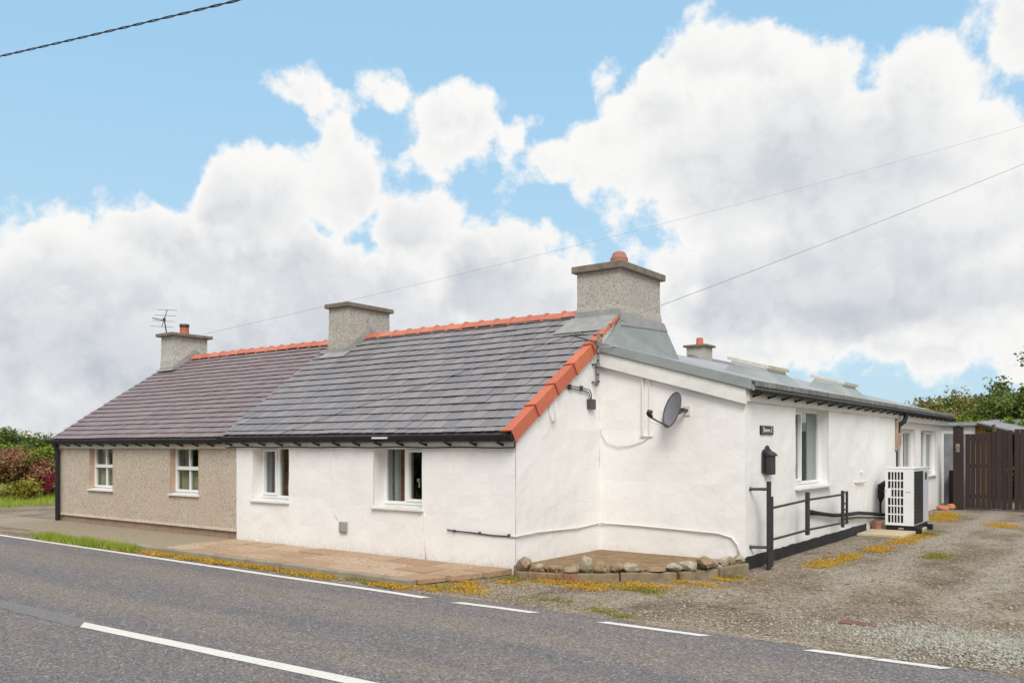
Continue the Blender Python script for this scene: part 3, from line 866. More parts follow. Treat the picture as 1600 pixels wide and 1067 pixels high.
# ================================================================== PEBBLEDASHED COTTAGE
XB = -6.36
XL = -13.10
pc = thing('pebbledash_cottage', ((XL + XB) / 2, 3.1, -0.05), 'tan pebbledashed cottage with purple slate roof and small sash windows', 'cottage')
hol = [(-11.71, -10.70, 0.76, 1.685), (-8.54, -7.55, 0.76, 1.685)]
PF = front(0.0)
wall('wall', 'pebbledash_tan', pc, PF, XL, XB, 0.14, lambda u: 1.90, hol, seed=4)
pl = MB(); pl.box(XL + .01, XB - .01, 0.025, 0.2, -0.12, 0.139); build(pl, 'plinth', 'plinth_brown', pc)
dr = MB(); dr.prism([(XL, -0.028, 0.135), (XL, -0.004, 0.185), (XL, 0.05, 0.185), (XL, 0.05, 0.137)], (XB - XL - 0.005, 0, 0)); build(dr, 'drip_edge', 'pebbledash_tan', pc)
for (a, b_, c_, d_) in hol:
    rv = MB(); mbox(PF, a - .004, a + .012, -.006, .11, c_, d_, rv); mbox(PF, b_ - .012, b_ + .004, -.006, .11, c_, d_, rv)
    build(rv, 'reveal_lining', 'brown_reveal', pc)
    window(pc, PF, a + .013, b_ - .013, c_, d_, 0.11, 'sash4', blind=(0.50, 'blind_green'),
           curtains=[(a + .02, a + .16, 'curtain_white')])
wall('end_wall', 'pebbledash_tan', pc, lambda u, d, z: (XL + d, u, z), 0.0, 6.2, -0.15, lambda u: roofz(u) - 0.09, seed=6, step=0.4)
wall('rear_wall', 'pebbledash_tan', pc, lambda u, d, z: (u, 6.2 - d, z), XL, XB, -0.15, lambda u: 1.90, seed=7, step=0.5)
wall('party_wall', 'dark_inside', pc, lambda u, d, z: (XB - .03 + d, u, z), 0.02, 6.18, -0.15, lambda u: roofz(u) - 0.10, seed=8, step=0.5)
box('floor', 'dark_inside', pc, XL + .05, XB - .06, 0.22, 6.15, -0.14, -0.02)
def deck(parent, x0, x1, mat, drop):
    mb = MB()
    ring = [(x0, EY + .02, EZ - .012 - drop), (x0, RY, RZ - .012 - drop), (x0, 6.35, roofz(6.35) - .012 - drop), (x0, 6.35, roofz(6.35) - .07 - drop), (x0, RY, RZ - .085 - drop), (x0, EY + .02, EZ - .055 - drop)]
    mb.prism(ring, (x1 - x0, 0, 0))
    return build(mb, 'roof', mat, parent)
proof = deck(pc, XL - 0.12, XB - 0.02, 'slate_purple', 0.035)
xbound = lambda y: -6.60 - 0.20 * max(0, y + 0.15) if y < 2.2 else -7.07
lay_slates(proof, lambda y: XL - 0.15, lambda y: xbound(y) + 0.05, 0.215, 0.188, 0.17, 'slate_purple', -0.030, 11, 0.012)
ridge_tiles(pc, -12.40, -6.76, 0.365, -0.030, 3)
ch = chimney(pc, -13.02, -12.48, 2.50, 3.47, 3.8, 4.47, 'pebbledash_pale', cap=0.10, capt=0.075)
lead_skirt(ch, -13.02, -12.48, 2.50, 3.47, h=0.07, apron=0.10, sides=(False, True))
pot = MB().lathe((-12.70, 2.95, 4.54), [(0.125, 0), (0.115, .05), (0.105, .22), (0.118, .24), (0.118, .27), (0.098, .275), (0.09, .12)], 18)
build(pot, 'pot', 'terracotta', ch, smooth=True)
rim = MB().lathe((-12.70, 2.95, 4.735), [(0.109, 0), (0.121, .035), (0.121, .082), (0.10, .084)], 18); build(rim, 'pot_rim', 'dark_grey_plastic', ch, smooth=True)
g = gutter(pc, -13.36, -6.66, -0.145, 1.836, 0.064, dp=1.4)
for k in range(13):
    xx = -13.0 + k * 0.5
    b_ = MB().hexa([(xx - .014, -.20, 1.735), (xx + .014, -.20, 1.735), (xx + .014, -.055, 1.690), (xx - .014, -.055, 1.690), (xx - .014, -.20, 1.752), (xx + .014, -.20, 1.752), (xx + .014, -.055, 1.725), (xx - .014, -.055, 1.725)])
    build(b_, 'bracket', 'black_plastic', g)
box('fascia_board', 'cream_board', pc, -13.2, -6.63, -.055, -.012, 1.655, 1.83, 0.003)
dp = MB().tube([(-12.98, -.135, 1.76), (-12.98, -.12, 1.66), (-12.98, -.085, 1.58), (-12.98, -.085, 0.01)], 0.05, 12)
for z in (1.58, 0.9): dp.lathe((-12.98, -.085, z - .04), [(.055, 0), (.055, .07)], 12)
build(dp, 'downpipe', 'black_plastic', pc, smooth=False)

# ================================================================== WHITE COTTAGE
wc = thing('white_cottage', (-2.0, 5.0, -0.05), 'white rendered cottage with grey slate roof, orange verge tiles and long low side extension', 'cottage')
WF = front(-0.006)
holw = [(-5.885, -4.87, 0.735, 1.70), (-2.79, -1.755, 0.745, 1.70)]
wall('wall', 'white_render', wc, WF, XB, 0.0, -0.13, lambda u: 1.90, holw, seed=1, amp=0.016)
wall('gable_wall', 'white_render', wc, lambda u, d, z: (0.0 - d, u, z), 0.0, 6.2, -0.13, lambda u: roofz(u) - 0.03, seed=2, amp=0.016)
wall('rear_wall', 'white_wall', wc, lambda u, d, z: (u, 6.2 - d, z), XB, 0.0, -0.15, lambda u: 1.90, seed=7, step=0.5)
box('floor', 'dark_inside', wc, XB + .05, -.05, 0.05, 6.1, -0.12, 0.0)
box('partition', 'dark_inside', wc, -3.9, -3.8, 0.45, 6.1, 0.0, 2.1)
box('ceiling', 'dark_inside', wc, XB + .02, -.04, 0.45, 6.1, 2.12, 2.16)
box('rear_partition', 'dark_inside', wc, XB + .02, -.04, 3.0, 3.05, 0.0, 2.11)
window(wc, WF, -5.885, -4.87, 0.735, 1.70, 0.20, 'casement', mull=0.47, sash='L', curtains=[(-5.80, -5.50, 'curtain_white'), (-5.5, -5.40, 'curtain_dark')])
window(wc, WF, -2.79, -1.755, 0.745, 1.70, 0.235, 'casement', mull=0.46, sash='R',
       curtains=[(-2.76, -2.62, 'curtain_white'), (-2.63, -2.36, 'curtain_dark')], handle=(-2.13, 1.16))
wroof = deck(wc, XB - 0.30, -0.06, 'slate_grey', 0.0)
lay_slates(wroof, lambda y: xbound(y), lambda y: -0.075, 0.245, 0.236, 0.13, 'slate_grey', 0.004, 5, 0.016)
ridge_tiles(wc, -6.10, -0.86, 0.375, 0.01, 5)
# middle chimney
ch = chimney(wc, -6.70, -6.13, 2.50, 3.71, 3.85, 4.58, 'pebbledash_grey', cap=0.07, capt=0.085)
lead_skirt(ch, -6.70, -6.13, 2.50, 3.71, h=0.12, apron=0.20, sides=(False, True))
# end chimney
ch = chimney(wc, -0.80, 0.045, 2.87, 4.32, 3.86, 4.66, 'pebbledash_grey', cap=0.075, capt=0.11)
mb = MB()
e = 0.03
mb.hexa([(-0.98, 2.38, roofz(2.38) + .05), (0.03, 2.38, roofz(2.38) + .05), (0.03, 2.84, roofz(2.84) + .05), (-0.90, 2.84, roofz(2.84) + .05),
         (-0.98, 2.38, roofz(2.38) + .062), (0.03, 2.38, roofz(2.38) + .062), (0.03, 2.84, roofz(2.84) + .062), (-0.90, 2.84, roofz(2.84) + .062)])
mb.box(-0.83, 0.07, 2.835, 2.85, roofz(2.84) - .02, roofz(2.84) + .16)
build(mb, 'flashing', 'lead', ch)
pot = MB().lathe((-0.36, 3.55, 4.765), [(0.155, 0), (0.155, .10), (0.11, .105), (0.11, .145), (0.155, .15), (0.155, .22), (0.14, .235), (0.11, .31), (0.06, .34)], 20)
build(pot, 'pot', 'terracotta_dull', ch, smooth=False)
for a in range(8):
    t = a * math.pi / 4
    build(MB().tube([(-0.36 + .146 * math.cos(t), 3.55 + .146 * math.sin(t), 4.82), (-0.36 + .146 * math.cos(t), 3.55 + .146 * math.sin(t), 4.915)], 0.016, 6), 'pot_rib', 'terracotta_dull', ch)
# lead-clad gable above the extension roof
ap = MB()
apr = [(0.085, 2.68, 3.62), (0.088, 2.84, 3.80), (0.092, 4.38, 3.88), (0.14, 4.97, 3.24), (0.16, 2.22, 3.24)]
ap.prism([Vector(p) for p in apr], (-0.14, 0, 0))
build(ap, 'lead_apron', 'lead_green', wc)
ap = MB(); ap.prism([(0.108, 2.80, 3.70), (0.096, 2.86, 3.885), (0.098, 4.37, 3.905), (0.112, 4.48, 3.77)], (-0.04, 0, 0)); build(ap, 'lead_strip', 'lead', wc)
# orange angled verge tiles up the gable
def verge_tile(s0, s1, flange, drop, name='verge_tile', col=0.020):
    mb = MB(); t = 0.018
    secs = []
    for (s, k) in ((s0, col), (s0 + .045, col), (s0 + .05, 0.006), (s1, -0.004)):
        xin, xo = -flange, 0.055 + k
        up = 0.045 + k
        o = [rp(xin, s, up - .012), rp(xo, s, up), rp(xo, s, up - drop - k), rp(xo - t, s, up - drop - k), rp(xo - t, s, up - t), rp(xin, s, up - .012 - t)]
        secs.append(o)
    vs = [p for q in secs for p in q]; n = 6
    fs = [(i * n + k, i * n + (k + 1) % n, (i + 1) * n + (k + 1) % n, (i + 1) * n + k) for i in range(3) for k in range(n)]
    for b0 in (0, 18): fs += [(b0, b0 + 1, b0 + 4, b0 + 5), (b0 + 1, b0 + 2, b0 + 3, b0 + 4)]
    mb.add(vs, fs)
    build(mb, name, 'terracotta', wc, bevel=0.005)
bounds = [-0.02, 0.665, 1.27, 1.88, 2.52]
for a, b_ in zip(bounds[:-1], bounds[1:]): verge_tile(a, b_ + .02, 0.13, 0.19)
verge_tile(2.52, 2.86, 0.10, 0.15)
verge_tile(2.88, 3.22, 0.10, 0.05, col=.012)
verge_tile(3.22, 3.56, 0.10, 0.05, col=.012)
# eaves
g = gutter(wc, -6.68, 0.06, -0.150, 1.862, 0.066, dp=1.5)
for k in range(14):
    xx = -6.42 + k * 0.48
    b_ = MB().hexa([(xx - .015, -.21, 1.745), (xx + .015, -.21, 1.745), (xx + .015, -.055, 1.700), (xx - .015, -.055, 1.700), (xx - .015, -.21, 1.764), (xx + .015, -.21, 1.764), (xx + .015, -.055, 1.735), (xx - .015, -.055, 1.735)])
    build(b_, 'bracket', 'black_plastic', g)
box('label_strip', 'white_board', g, -2.62, -2.28, -.2195, -.214, 1.815, 1.840)
box('fascia_board', 'white_board', wc, -6.60, 0.0, -.060, -.014, 1.688, 1.85, 0.003)

# ---- extension
EXR = 2.42; EY0 = 2.28; EY1 = 11.55; EY2 = 18.0
exz = lambda x: 2.63 + 0.28 * (2.5 - x)
wall('extension_front_wall', 'white_render', wc, lambda u, d, z: (u, EY0 + d, z), 0.0, EXR, -0.13, lambda u: exz(u) - 0.16, seed=12, amp=0.016)
wall('extension_side_wall', 'white_render', wc, lambda u, d, z: (EXR - d, u, z), EY0, EY1, -0.13, lambda u: 2.50, [(4.48, 6.28, 1.01, 2.335)], seed=14, amp=0.015)
wall('extension_end_wall', 'white_render', wc, lambda u, d, z: (EXR - .14 - d, u, z), EY1, EY2, -0.13, lambda u: 2.50, [(12.25, 14.35, 0.90, 2.13), (15.1, 17.1, 0.90, 2.13)], seed=15, amp=0.008, step=0.3)
box('wall_return', 'white_render', wc, EXR - .4, EXR - .012, EY1 - .004, EY1 + .02, -.13, 2.45)
wall('extension_rear_wall', 'white_wall', wc, lambda u, d, z: (u, EY2 - d, z), -2.5, EXR - .14, -0.13, lambda u: exz(u) - 0.16, seed=16, step=0.5)
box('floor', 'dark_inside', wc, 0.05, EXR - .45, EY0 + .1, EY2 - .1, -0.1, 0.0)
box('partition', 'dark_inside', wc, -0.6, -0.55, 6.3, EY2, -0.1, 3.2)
SF = lambda u, d, z: (EXR - d, u, z)
SF2 = lambda u, d, z: (EXR - .14 - d, u, z)
window(wc, SF, 4.48, 6.28, 1.01, 2.335, 0.16, 'casement', mull=0.44, sash='L', curtains=[(5.72, 6.22, 'curtain_green')], silld=0.09)
window(wc, SF2, 12.25, 14.35, 0.90, 2.13, 0.10, 'casement', mull=0.5, sash='R', curtains=[(12.3, 12.8, 'curtain_white')], silld=0.07)
window(wc, SF2, 15.1, 17.1, 0.90, 2.13, 0.10, 'casement', mull=0.5, sash='R', curtains=[(15.15, 15.6, 'curtain_white')], silld=0.07)
# black painted plinth with a ragged top edge
mb = MB(); vs = []; n = 60
for i in range(n + 1):
    y = EY0 + .0 + (8.9 - EY0) * i / n
    zt = 0.105 + 0.014 * nz((y, 0, 0), 2.7) + 0.010 * nz((y, 0, 0), 9.0)
    vs += [(EXR + .016, y, -0.16), (EXR + .016, y, zt), (EXR - .02, y, zt + .004), (EXR - .02, y, -.16)]
mb.add(vs, [(i * 4 + k, i * 4 + (k + 1) % 4, i * 4 + 4 + (k + 1) % 4, i * 4 + 4 + k) for i in range(n) for k in range(4)] + [(0, 1, 2, 3)])
mb.box(EXR - .03, EXR + .014, EY0 - .022, EY0 + .0, -.16, 0.09)
build(mb, 'plinth', 'black_paint', wc)
# extension roof
def ext_deck(x0, x1, y0, y1, name):
    mb = MB(); mb.prism([(x0, y0, exz(x0)), (x1, y0, exz(x1)), (x1, y0, exz(x1) - .12), (x0, y0, exz(x0) - .12)], (0, y1 - y0, 0))
    return build(mb, name, 'roof_felt', wc)
xr_ = ext_deck(0.004, 2.56, EY0 - .03, EY2 + .14, 'extension_roof')
mb = MB(); mb.prism([(0.0, 4.7, exz(0)), (-2.5, 4.7, exz(-2.5)), (-6.3, 6.4, exz(-2.5) - 1.1), (-6.3, 6.4, exz(-2.5) - 1.25), (-2.5, 4.7, exz(-2.5) - .12), (0.0, 4.7, exz(0) - .12)], (0, EY2 + .14 - 4.7, 0)); build(mb, 'rear_roof', 'roof_felt', wc)
# lead verge trim and fascia boards
def slope_bar(x0, x1, y0, y1, t0, t1, name, mat, bevel=0.006):
    mb = MB(); mb.prism([(x0, y0, exz(x0) + t1), (x1, y0, exz(x1) + t1), (x1, y0, exz(x1) + t0), (x0, y0, exz(x0) + t0)], (0, y1 - y0, 0))
    return build(mb, name, mat, wc, bevel=bevel)
slope_bar(0.005, 2.53, EY0 - .12, EY0 - .032, -0.115, 0.045, 'verge_trim', 'lead_green', 0.012)
slope_bar(0.01, 2.455, EY0 - .085, EY0 - .022, -0.345, -0.118, 'verge_board', 'white_board')
mb = MB(); vs = []
for i in range(41):
    y = EY0 - .03 + (EY2 + .17 - EY0) * i / 40; dz = 0.008 * nz((y, 1, 0), 1.2)
    vs += [(2.50, y, 2.655 + dz), (2.60, y, 2.632 + dz), (2.605, y, 2.555 + dz), (2.565, y, 2.55 + dz)]
mb.add(vs, [(i * 4 + k, i * 4 + 4 + k, i * 4 + 4 + (k + 1) % 4, i * 4 + (k + 1) % 4) for i in range(40) for k in range(4)] + [(0, 1, 2, 3), (163, 162, 161, 160)])
def m_stained():
    m, n, b, pos, obj = pbr('stained_edge')
    s = n.mapr(n.noise(n.vmath('MULTIPLY', pos, (1, 1, 0.3)), 6.0, 6, 0.75), 0.36, 0.66)
    c = n.mix(s, srgb(136, 138, 130), srgb(84, 82, 78)); n.link(c, b.inputs['Base Color']); b.inputs['Roughness'].default_value = 0.8
m_stained()
build(mb, 'eaves_drip', 'stained_edge', wc)
box('fascia_board', 'white_board', wc, EXR + .004, EXR + .05, EY0 - .02, EY1 + .02, 2.345, 2.55, 0.003)
box('soffit_board', 'white_board', wc, EXR - .15, EXR + .03, EY1 + .03, EY2 + .10, 2.30, 2.45, 0.003)
# gutter along the extension (built along X, turned to run along Y)
gy = gutter(wc, 0.0, EY2 + .30 - EY0, 0, 0, 0.055)
gy.rotation_euler = (0, 0, R(90)); gy.location = Vector((2.565, EY0 - .02, 2.505)) - wc.location
k = 0; y = EY0 + .15
while y < EY2 + .1:
    b_ = MB().hexa([(2.625, y - .016, 2.45), (2.625, y + .016, 2.45), (2.47, y + .016, 2.405), (2.47, y - .016, 2.405), (2.625, y - .016, 2.47), (2.625, y + .016, 2.47), (2.47, y + .016, 2.44), (2.47, y - .016, 2.44)])
    build(b_, 'gutter_bracket', 'black_plastic', wc); y += 0.62
dp = MB().tube([(2.565, EY1 + .35, 2.47), (2.565, EY1 + .35, 2.36), (2.54, EY1 + .32, 2.28), (2.44, EY1 + .25, 2.18), (2.42, EY1 + .22, 2.10), (2.42, EY1 + .22, 2.00)], 0.052, 12)
build(dp, 'downpipe', 'black_plastic', wc)
hp = MB().tube([(2.42, EY1 + .22, 2.01), (2.42, EY1 + .22, 1.74), (2.42, EY1 + .12, 1.64), (2.42, EY1 - .02, 1.63), (2.38, EY1 - .06, 1.63)], [0.085, 0.08, .06, .06, .06], 12)
hp.tube([(2.44, EY1 - .01, 2.35), (2.44, EY1 - .01, 1.68)], 0.045, 10)
build(hp, 'drain_hopper', 'plinth_brown', wc)
# rooflights on flared lead upstands
for (ya, yb, xlow, xhi) in ((5.5, 6.45, 1.55, 0.92), (9.5, 10.45, 1.78, 1.20)):
    u = MB()
    u.hexa([(xhi - .12, ya - .12, exz(xhi - .12) - .02), (xhi - .12, yb + .22, exz(xhi - .12) - .02), (xlow + .28, yb + .22, exz(xlow + .28) - .005), (xlow + .28, ya - .22, exz(xlow + .28) - .005),
            (xhi, ya, exz(xhi) + .19), (xhi, yb, exz(xhi) + .19), (xlow, yb, exz(xlow) + .20), (xlow, ya, exz(xlow) + .20)])
    up = build(u, 'rooflight', 'lead_green', wc)
    fr = MB(); o = 0.07
    for (x0, x1, y0, y1) in ((xlow - .09, xlow + o, ya - o, yb + o), (xhi - o, xhi + .09, ya - o, yb + o), (xhi + .09, xlow - .09, ya - o, ya + .09), (xhi + .09, xlow - .09, yb - .09, yb + o)):
        fr.prism([(x0, y0, exz(x0) + .215), (x1, y0, exz(x1) + .215), (x1, y0, exz(x1) + .275), (x0, y0, exz(x0) + .275)], (0, y1 - y0, 0))
    build(fr, 'frame', 'pale_frame', up, bevel=0.008)
    box('lower_rail', 'white_board', up, xlow + .001, xlow + .035, ya - .03, yb + .03, exz(xlow) + .15, exz(xlow) + .202)
    rl = MB(); rl.prism([(xhi, ya - .035, exz(xhi) + .155), (xlow + .03, ya - .035, exz(xlow + .03) + .155), (xlow + .03, ya - .035, exz(xlow + .03) + .205), (xhi, ya - .035, exz(xhi) + .205)], (0, .034, 0)); build(rl, 'end_rail', 'white_board', up)
    box('cover_end', 'cover_ochre', up, xlow + .071, xlow + .086, ya - .05, yb + .06, exz(xlow + .07) + .218, exz(xlow + .07) + .272)
    gl = MB(); gl.prism([(xhi + .08, ya + .08, exz(xhi + .08) + .24), (xlow - .08, ya + .08, exz(xlow - .08) + .24), (xlow - .08, ya + .08, exz(xlow - .08) + .25), (xhi + .08, ya + .08, exz(xhi + .08) + .25)], (0, yb - ya - .16, 0))
    build(gl, 'pane', 'glass', up)

# ------------------------------------------------------------------ small things on the walls
def tube_thing(name, path, r, mat, label, cat, n=8, smooth=True, parent=None):
    o = build(MB().tube(path, r, n), name, mat, parent, smooth=smooth)
    if parent is None: tag(o, label, cat)
    return o
# cable painted over with the wall: dark end on the front wall, white round the corner
cp = [(-1.24, -.022, 0.47), (-1.10, -.024, 0.462), (-.75, -.024, 0.455), (-.40, -.024, 0.44), (-.07, -.024, 0.445)]
t = thing('wall_cable', (-1.2, -.02, 0.45), 'dark cable clipped along the white front wall, running on white round the gable', 'cable')
build(MB().tube(cp, 0.011, 6), 'dark_run', 'dark_grey_plastic', t)
for x in (-1.10, -.62, -.10): build(MB().box(x - .012, x + .012, -.042, .0, .445, .478), 'clip', 'dark_grey_plastic', t)
wp = [(-.07, -.024, .445), (.016, -.022, .45), (.024, 0.02, .452)] + [(.022, y, .455 + .012 * math.sin(y * 3)) for y in (.5, 1.0, 1.6)] + [(.022, 2.2, .475), (.05, 2.25, .475)] + \
     [(x, 2.256, .47 - .03 * max(0, x - .6)) for x in (.3, .7, 1.1, 1.6, 2.0)] + [(2.22, 2.256, .38), (2.31, 2.256, .28), (2.34, 2.256, .14)]
build(MB().tube(wp, 0.014, 6), 'white_run', 'white_cable', t, smooth=True)
# cable under the eaves
ec = [(x, -.070, 1.683 + .006 * math.sin(x * 5)) for x in [-6.5 + i * .25 for i in range(27)]] + [(0.03, -.07, 1.69), (0.035, -.08, 1.76)]
tube_thing('eaves_cable', ec, 0.010, 'black_plastic', 'thin black cable strung along the foot of the white fascia board', 'cable', 6)
# crack-following vertical bead under the right window
tube_thing('wall_bead', [(-1.70, -.014, 0.70), (-1.70, -.016, 0.62), (-1.69, -.016, 0.3), (-1.67, -.015, 0.0)], 0.007, 'white_render', 'thin painted pipe running down from the window sill to the paving', 'pipe', 6)
tube_thing('wall_bead', [(-5.62 + 1.9, -.016, 1.68), (-3.72, -.017, 1.2), (-3.70, -.017, 0.6), (-3.62, -.016, 0.50)], 0.005, 'white_render', 'faint raised crack line running down the wall to the grey meter box', 'pipe', 6)  # raised line added to stand for a faint crack in the render
t = thing('meter_box', (-3.47, -.01, 0.29), 'small grey meter box low on the white front wall', 'box')
box('body', 'grey_plastic', t, -3.55, -3.39, -.050, .006, 0.29, 0.47, 0.008); box('lid', 'grey_plastic', t, -3.545, -3.395, -.060, -.051, 0.31, 0.465, 0.005)
# black junction box with twin cables under the verge tiles
t = thing('junction_box', (0.02, 1.97, 2.28), 'black junction box with twin cables on the white gable', 'box')
box('body', 'dark_grey_plastic', t, 0.004, 0.07, 1.87, 2.05, 2.28, 2.44, 0.01)
for dz in (0, .035):
    build(MB().tube([(0.025, 1.25, 2.585 + dz), (0.027, 1.5, 2.575 + dz), (.027, 1.75, 2.56 + dz), (.03, 1.88 + dz * 1.2, 2.545 + dz), (.03, 1.93 + dz * 1.2, 2.48 + dz), (.03, 1.94 + dz, 2.43)], 0.009, 6), 'cable', 'dark_grey_plastic', t)
for y in (1.35, 1.68): build(MB().box(0.0, 0.05, y - .012, y + .012, 2.555, 2.635), 'clip', 'dark_grey_plastic', t)
tube_thing('cable_loop', [(0.018, .80, 2.30), (.03, .83, 2.12), (.035, .88, 2.03), (.035, .92, 2.06), (.03, .95, 2.2), (.018, .96, 2.34)], 0.010, 'white_cable', 'white cable loop hanging below the orange verge tiles', 'cable', 6)
# conduits on the extension front
t = thing('conduit_pair', (0.8, 2.26, 1.85), 'pair of white conduits running down the extension wall beside the dish', 'conduit')
for x, r in ((0.78, .016), (0.90, .009)):
    build(MB().tube([(x, 2.254, 2.84), (x, 2.252, 2.3), (x, 2.252, 1.86)], r, 8), 'conduit', 'white_cable', t)
build(MB().tube([(.9, 2.255, 1.86), (.80, 2.255, 1.78), (.6, 2.256, 1.72), (.35, 2.256, 1.70), (.15, 2.257, 1.76), (.05, 2.258, 1.90), (.035, 2.262, 2.0)], 0.008, 6), 'cable', 'white_cable', t)
box('saddle', 'white_cable', t, 0.74, 0.95, 2.244, 2.272, 1.845, 1.862)

# satellite dish
t = thing('satellite_dish', (1.52, 2.27, 2.1), 'grey mesh satellite dish on a bracket on the white extension wall', 'satellite dish')
dn = Vector((-0.56, -0.83, 0.30)).normalized(); dc = Vector((1.40, 2.02, 2.235))
du = dn.cross(Vector((0, 0, 1))).normalized(); dv = du.cross(dn).normalized()
def dish_surface():
    mb = MB(); nr, na = 8, 32; vs = []
    for side_, off in ((0, 0.0), (1, -0.012)):
        for i in range(nr + 1):
            r = i / nr
            for k in range(na):
                a = 2 * math.pi * k / na
                vs.append(dc + du * (0.225 * r * math.cos(a)) + dv * (0.270 * r * math.sin(a)) + dn * (0.075 * r * r - 0.06 + off))
    fs = []
    for s_ in (0, 1):
        b0 = s_ * (nr + 1) * na
        for i in range(nr):
            for k in range(na):
                fs.append((b0 + i * na + k, b0 + i * na + (k + 1) % na, b0 + (i + 1) * na + (k + 1) % na, b0 + (i + 1) * na + k))
    for k in range(na):
        fs.append((nr * na + k, nr * na + (k + 1) % na, (nr + 1) * na + nr * na + (k + 1) % na, (nr + 1) * na + nr * na + k))
    return mb.add(vs, fs)
build(dish_surface(), 'reflector', 'dish_grey', t, smooth=True)
rimp = [dc + du * (0.227 * math.cos(a)) + dv * (0.272 * math.sin(a)) + dn * 0.012 for a in [2 * math.pi * k / 36 for k in range(37)]]
build(MB().tube(rimp, 0.008, 6, caps=False), 'rim', 'dark_grey_plastic', t, smooth=True)
armb = dc - dv * 0.25 - dn * 0.02; arme = dc - dv * 0.20 + dn * 0.36
build(MB().tube([armb, armb.lerp(arme, .5) - dv * .01, arme], [.012, .012, .016], 8), 'arm', 'dark_grey_plastic', t)
build(MB().tube([arme - dn * .06, arme + dv * .02 - dn * 0.0, arme + dv * .05 + dn * .02], [.028, .030, .034], 10), 'receiver_head', 'black_plastic', t)
build(MB().tube([arme + dv * .05 + dn * .02, arme + dv * .07 - dn * .04], [.036, .030], 10), 'horn', 'dark_grey_plastic', t)
back = dc - dn * .07
build(MB().tube([back, back - dn * .05, Vector((1.50, 2.20, 2.24)), Vector((1.52, 2.275, 2.235))], [.05, .03, .024, .024], 10), 'mount', 'dark_grey_plastic', t)
box('wall_plate', 'white_cable', t, 1.47, 1.57, 2.262, 2.285, 2.16, 2.31, 0.004)
box('clamp', 'dark_grey_plastic', t, 1.47, 1.53, 2.13, 2.19, 2.21, 2.27, 0.008)
box('switch_box', 'white_cable', t, 1.10, 1.21, 2.225, 2.285, 2.03, 2.14, 0.008)
build(MB().tube([arme, arme + Vector((.02, .04, -.10)), arme + Vector((.06, .12, -.12)), (1.16, 2.23, 2.03)], 0.005, 6), 'lead', 'white_cable', t, smooth=True)

# TV aerials
def aerial(name, base, top, boom_dir, el_dir, n_el, el_len, label, boomlen, stand=None, mats='galvanised', ang=0.0, bracket=None):
    t = thing(name, base, label, 'aerial')
    build(MB().tube([base, top], 0.016, 8), 'mast', mats, t)
    bd = Vector(boom_dir).normalized(); ed = Vector(el_dir).normalized(); tp = Vector(top)
    a = tp - bd * boomlen * .45; b_ = tp + bd * boomlen * .55
    build(MB().tube([a, b_], 0.010, 6), 'boom', mats, t)
    for i in range(n_el):
        q = a.lerp(b_, i / (n_el - 1)); l = el_len * (1 - .18 * i / n_el)
        build(MB().tube([q - ed * l, q + ed * l], 0.0055, 6), 'element', mats, t)
    build(MB().box(tp.x - .025, tp.x + .025, tp.y - .025, tp.y + .025, tp.z - .05, tp.z + .03), 'clamp', 'dark_grey_plastic', t)
    return t
ta = aerial('tv_aerial', (-12.92, 2.60, 4.50), (-12.98, 2.56, 4.93), (0.15, 0.25, 1.0), (0.82, .55, -0.05), 4, 0.30, 'rake-like television aerial on the pale chimney of the pebbledashed cottage', 0.45, mats='dark_grey_plastic')
b0 = Vector((-13.0, 2.55, 4.90)); build(MB().tube([b0, b0 + Vector((-.30, -.12, .07))], 0.014, 6), 'rear_boom', 'dark_grey_plastic', ta)
tb = thing('tv_aerial', (0.11, 2.02, 2.66), 'spotty galvanised television aerial bracketed to the white gable by the verge tiles', 'aerial')
build(MB().tube([(0.12, 2.02, 2.66), (0.12, 2.03, 3.20), (.12, 2.03, 3.50)], 0.020, 8), 'mast', 'galvanised', tb)
for i in range(6): build(MB().lathe((.12, 2.02, 2.70 + i * .11), [(.0215, 0), (.0215, .03)], 8), 'band', 'dark_grey_plastic', tb)
for z in (2.70, 2.98): build(MB().box(-.01, .14, 2.03, 2.06, z, z + .025), 'bracket_arm', 'galvanised', tb)
build(MB().box(.0, .026, 2.15, 2.19, 2.66, 3.03), 'bracket_plate', 'galvanised', tb)
for z in (2.70, 2.98): build(MB().box(.01, .034, 2.03, 2.18, z + .001, z + .024), 'bracket_stay', 'galvanised', tb)
build(MB().tube([(.13, 2.06, 3.32), (.0, 1.87, 3.37), (-.16, 1.64, 3.43)], 0.011, 6), 'boom', 'dark_grey_plastic', tb)
for i, (q, l) in enumerate((((.12, 2.02, 3.47), .22), ((.12, 2.03, 3.38), .24), ((.12, 2.02, 3.26), .30))):
    q = Vector(q); d = Vector((.85, .50, 0.02)).normalized()
    build(MB().tube([q - d * l, q + d * l], 0.006, 6), 'element', 'galvanised', tb)
for i in range(9):
    q = Vector((.13, 2.06, 3.32)).lerp(Vector((-.16, 1.64, 3.43)), .18 + i * .095); build(MB().tube([q - Vector((0, 0, .045)), q + Vector((0, 0, .045))], 0.004, 5), 'director', 'galvanised', tb)

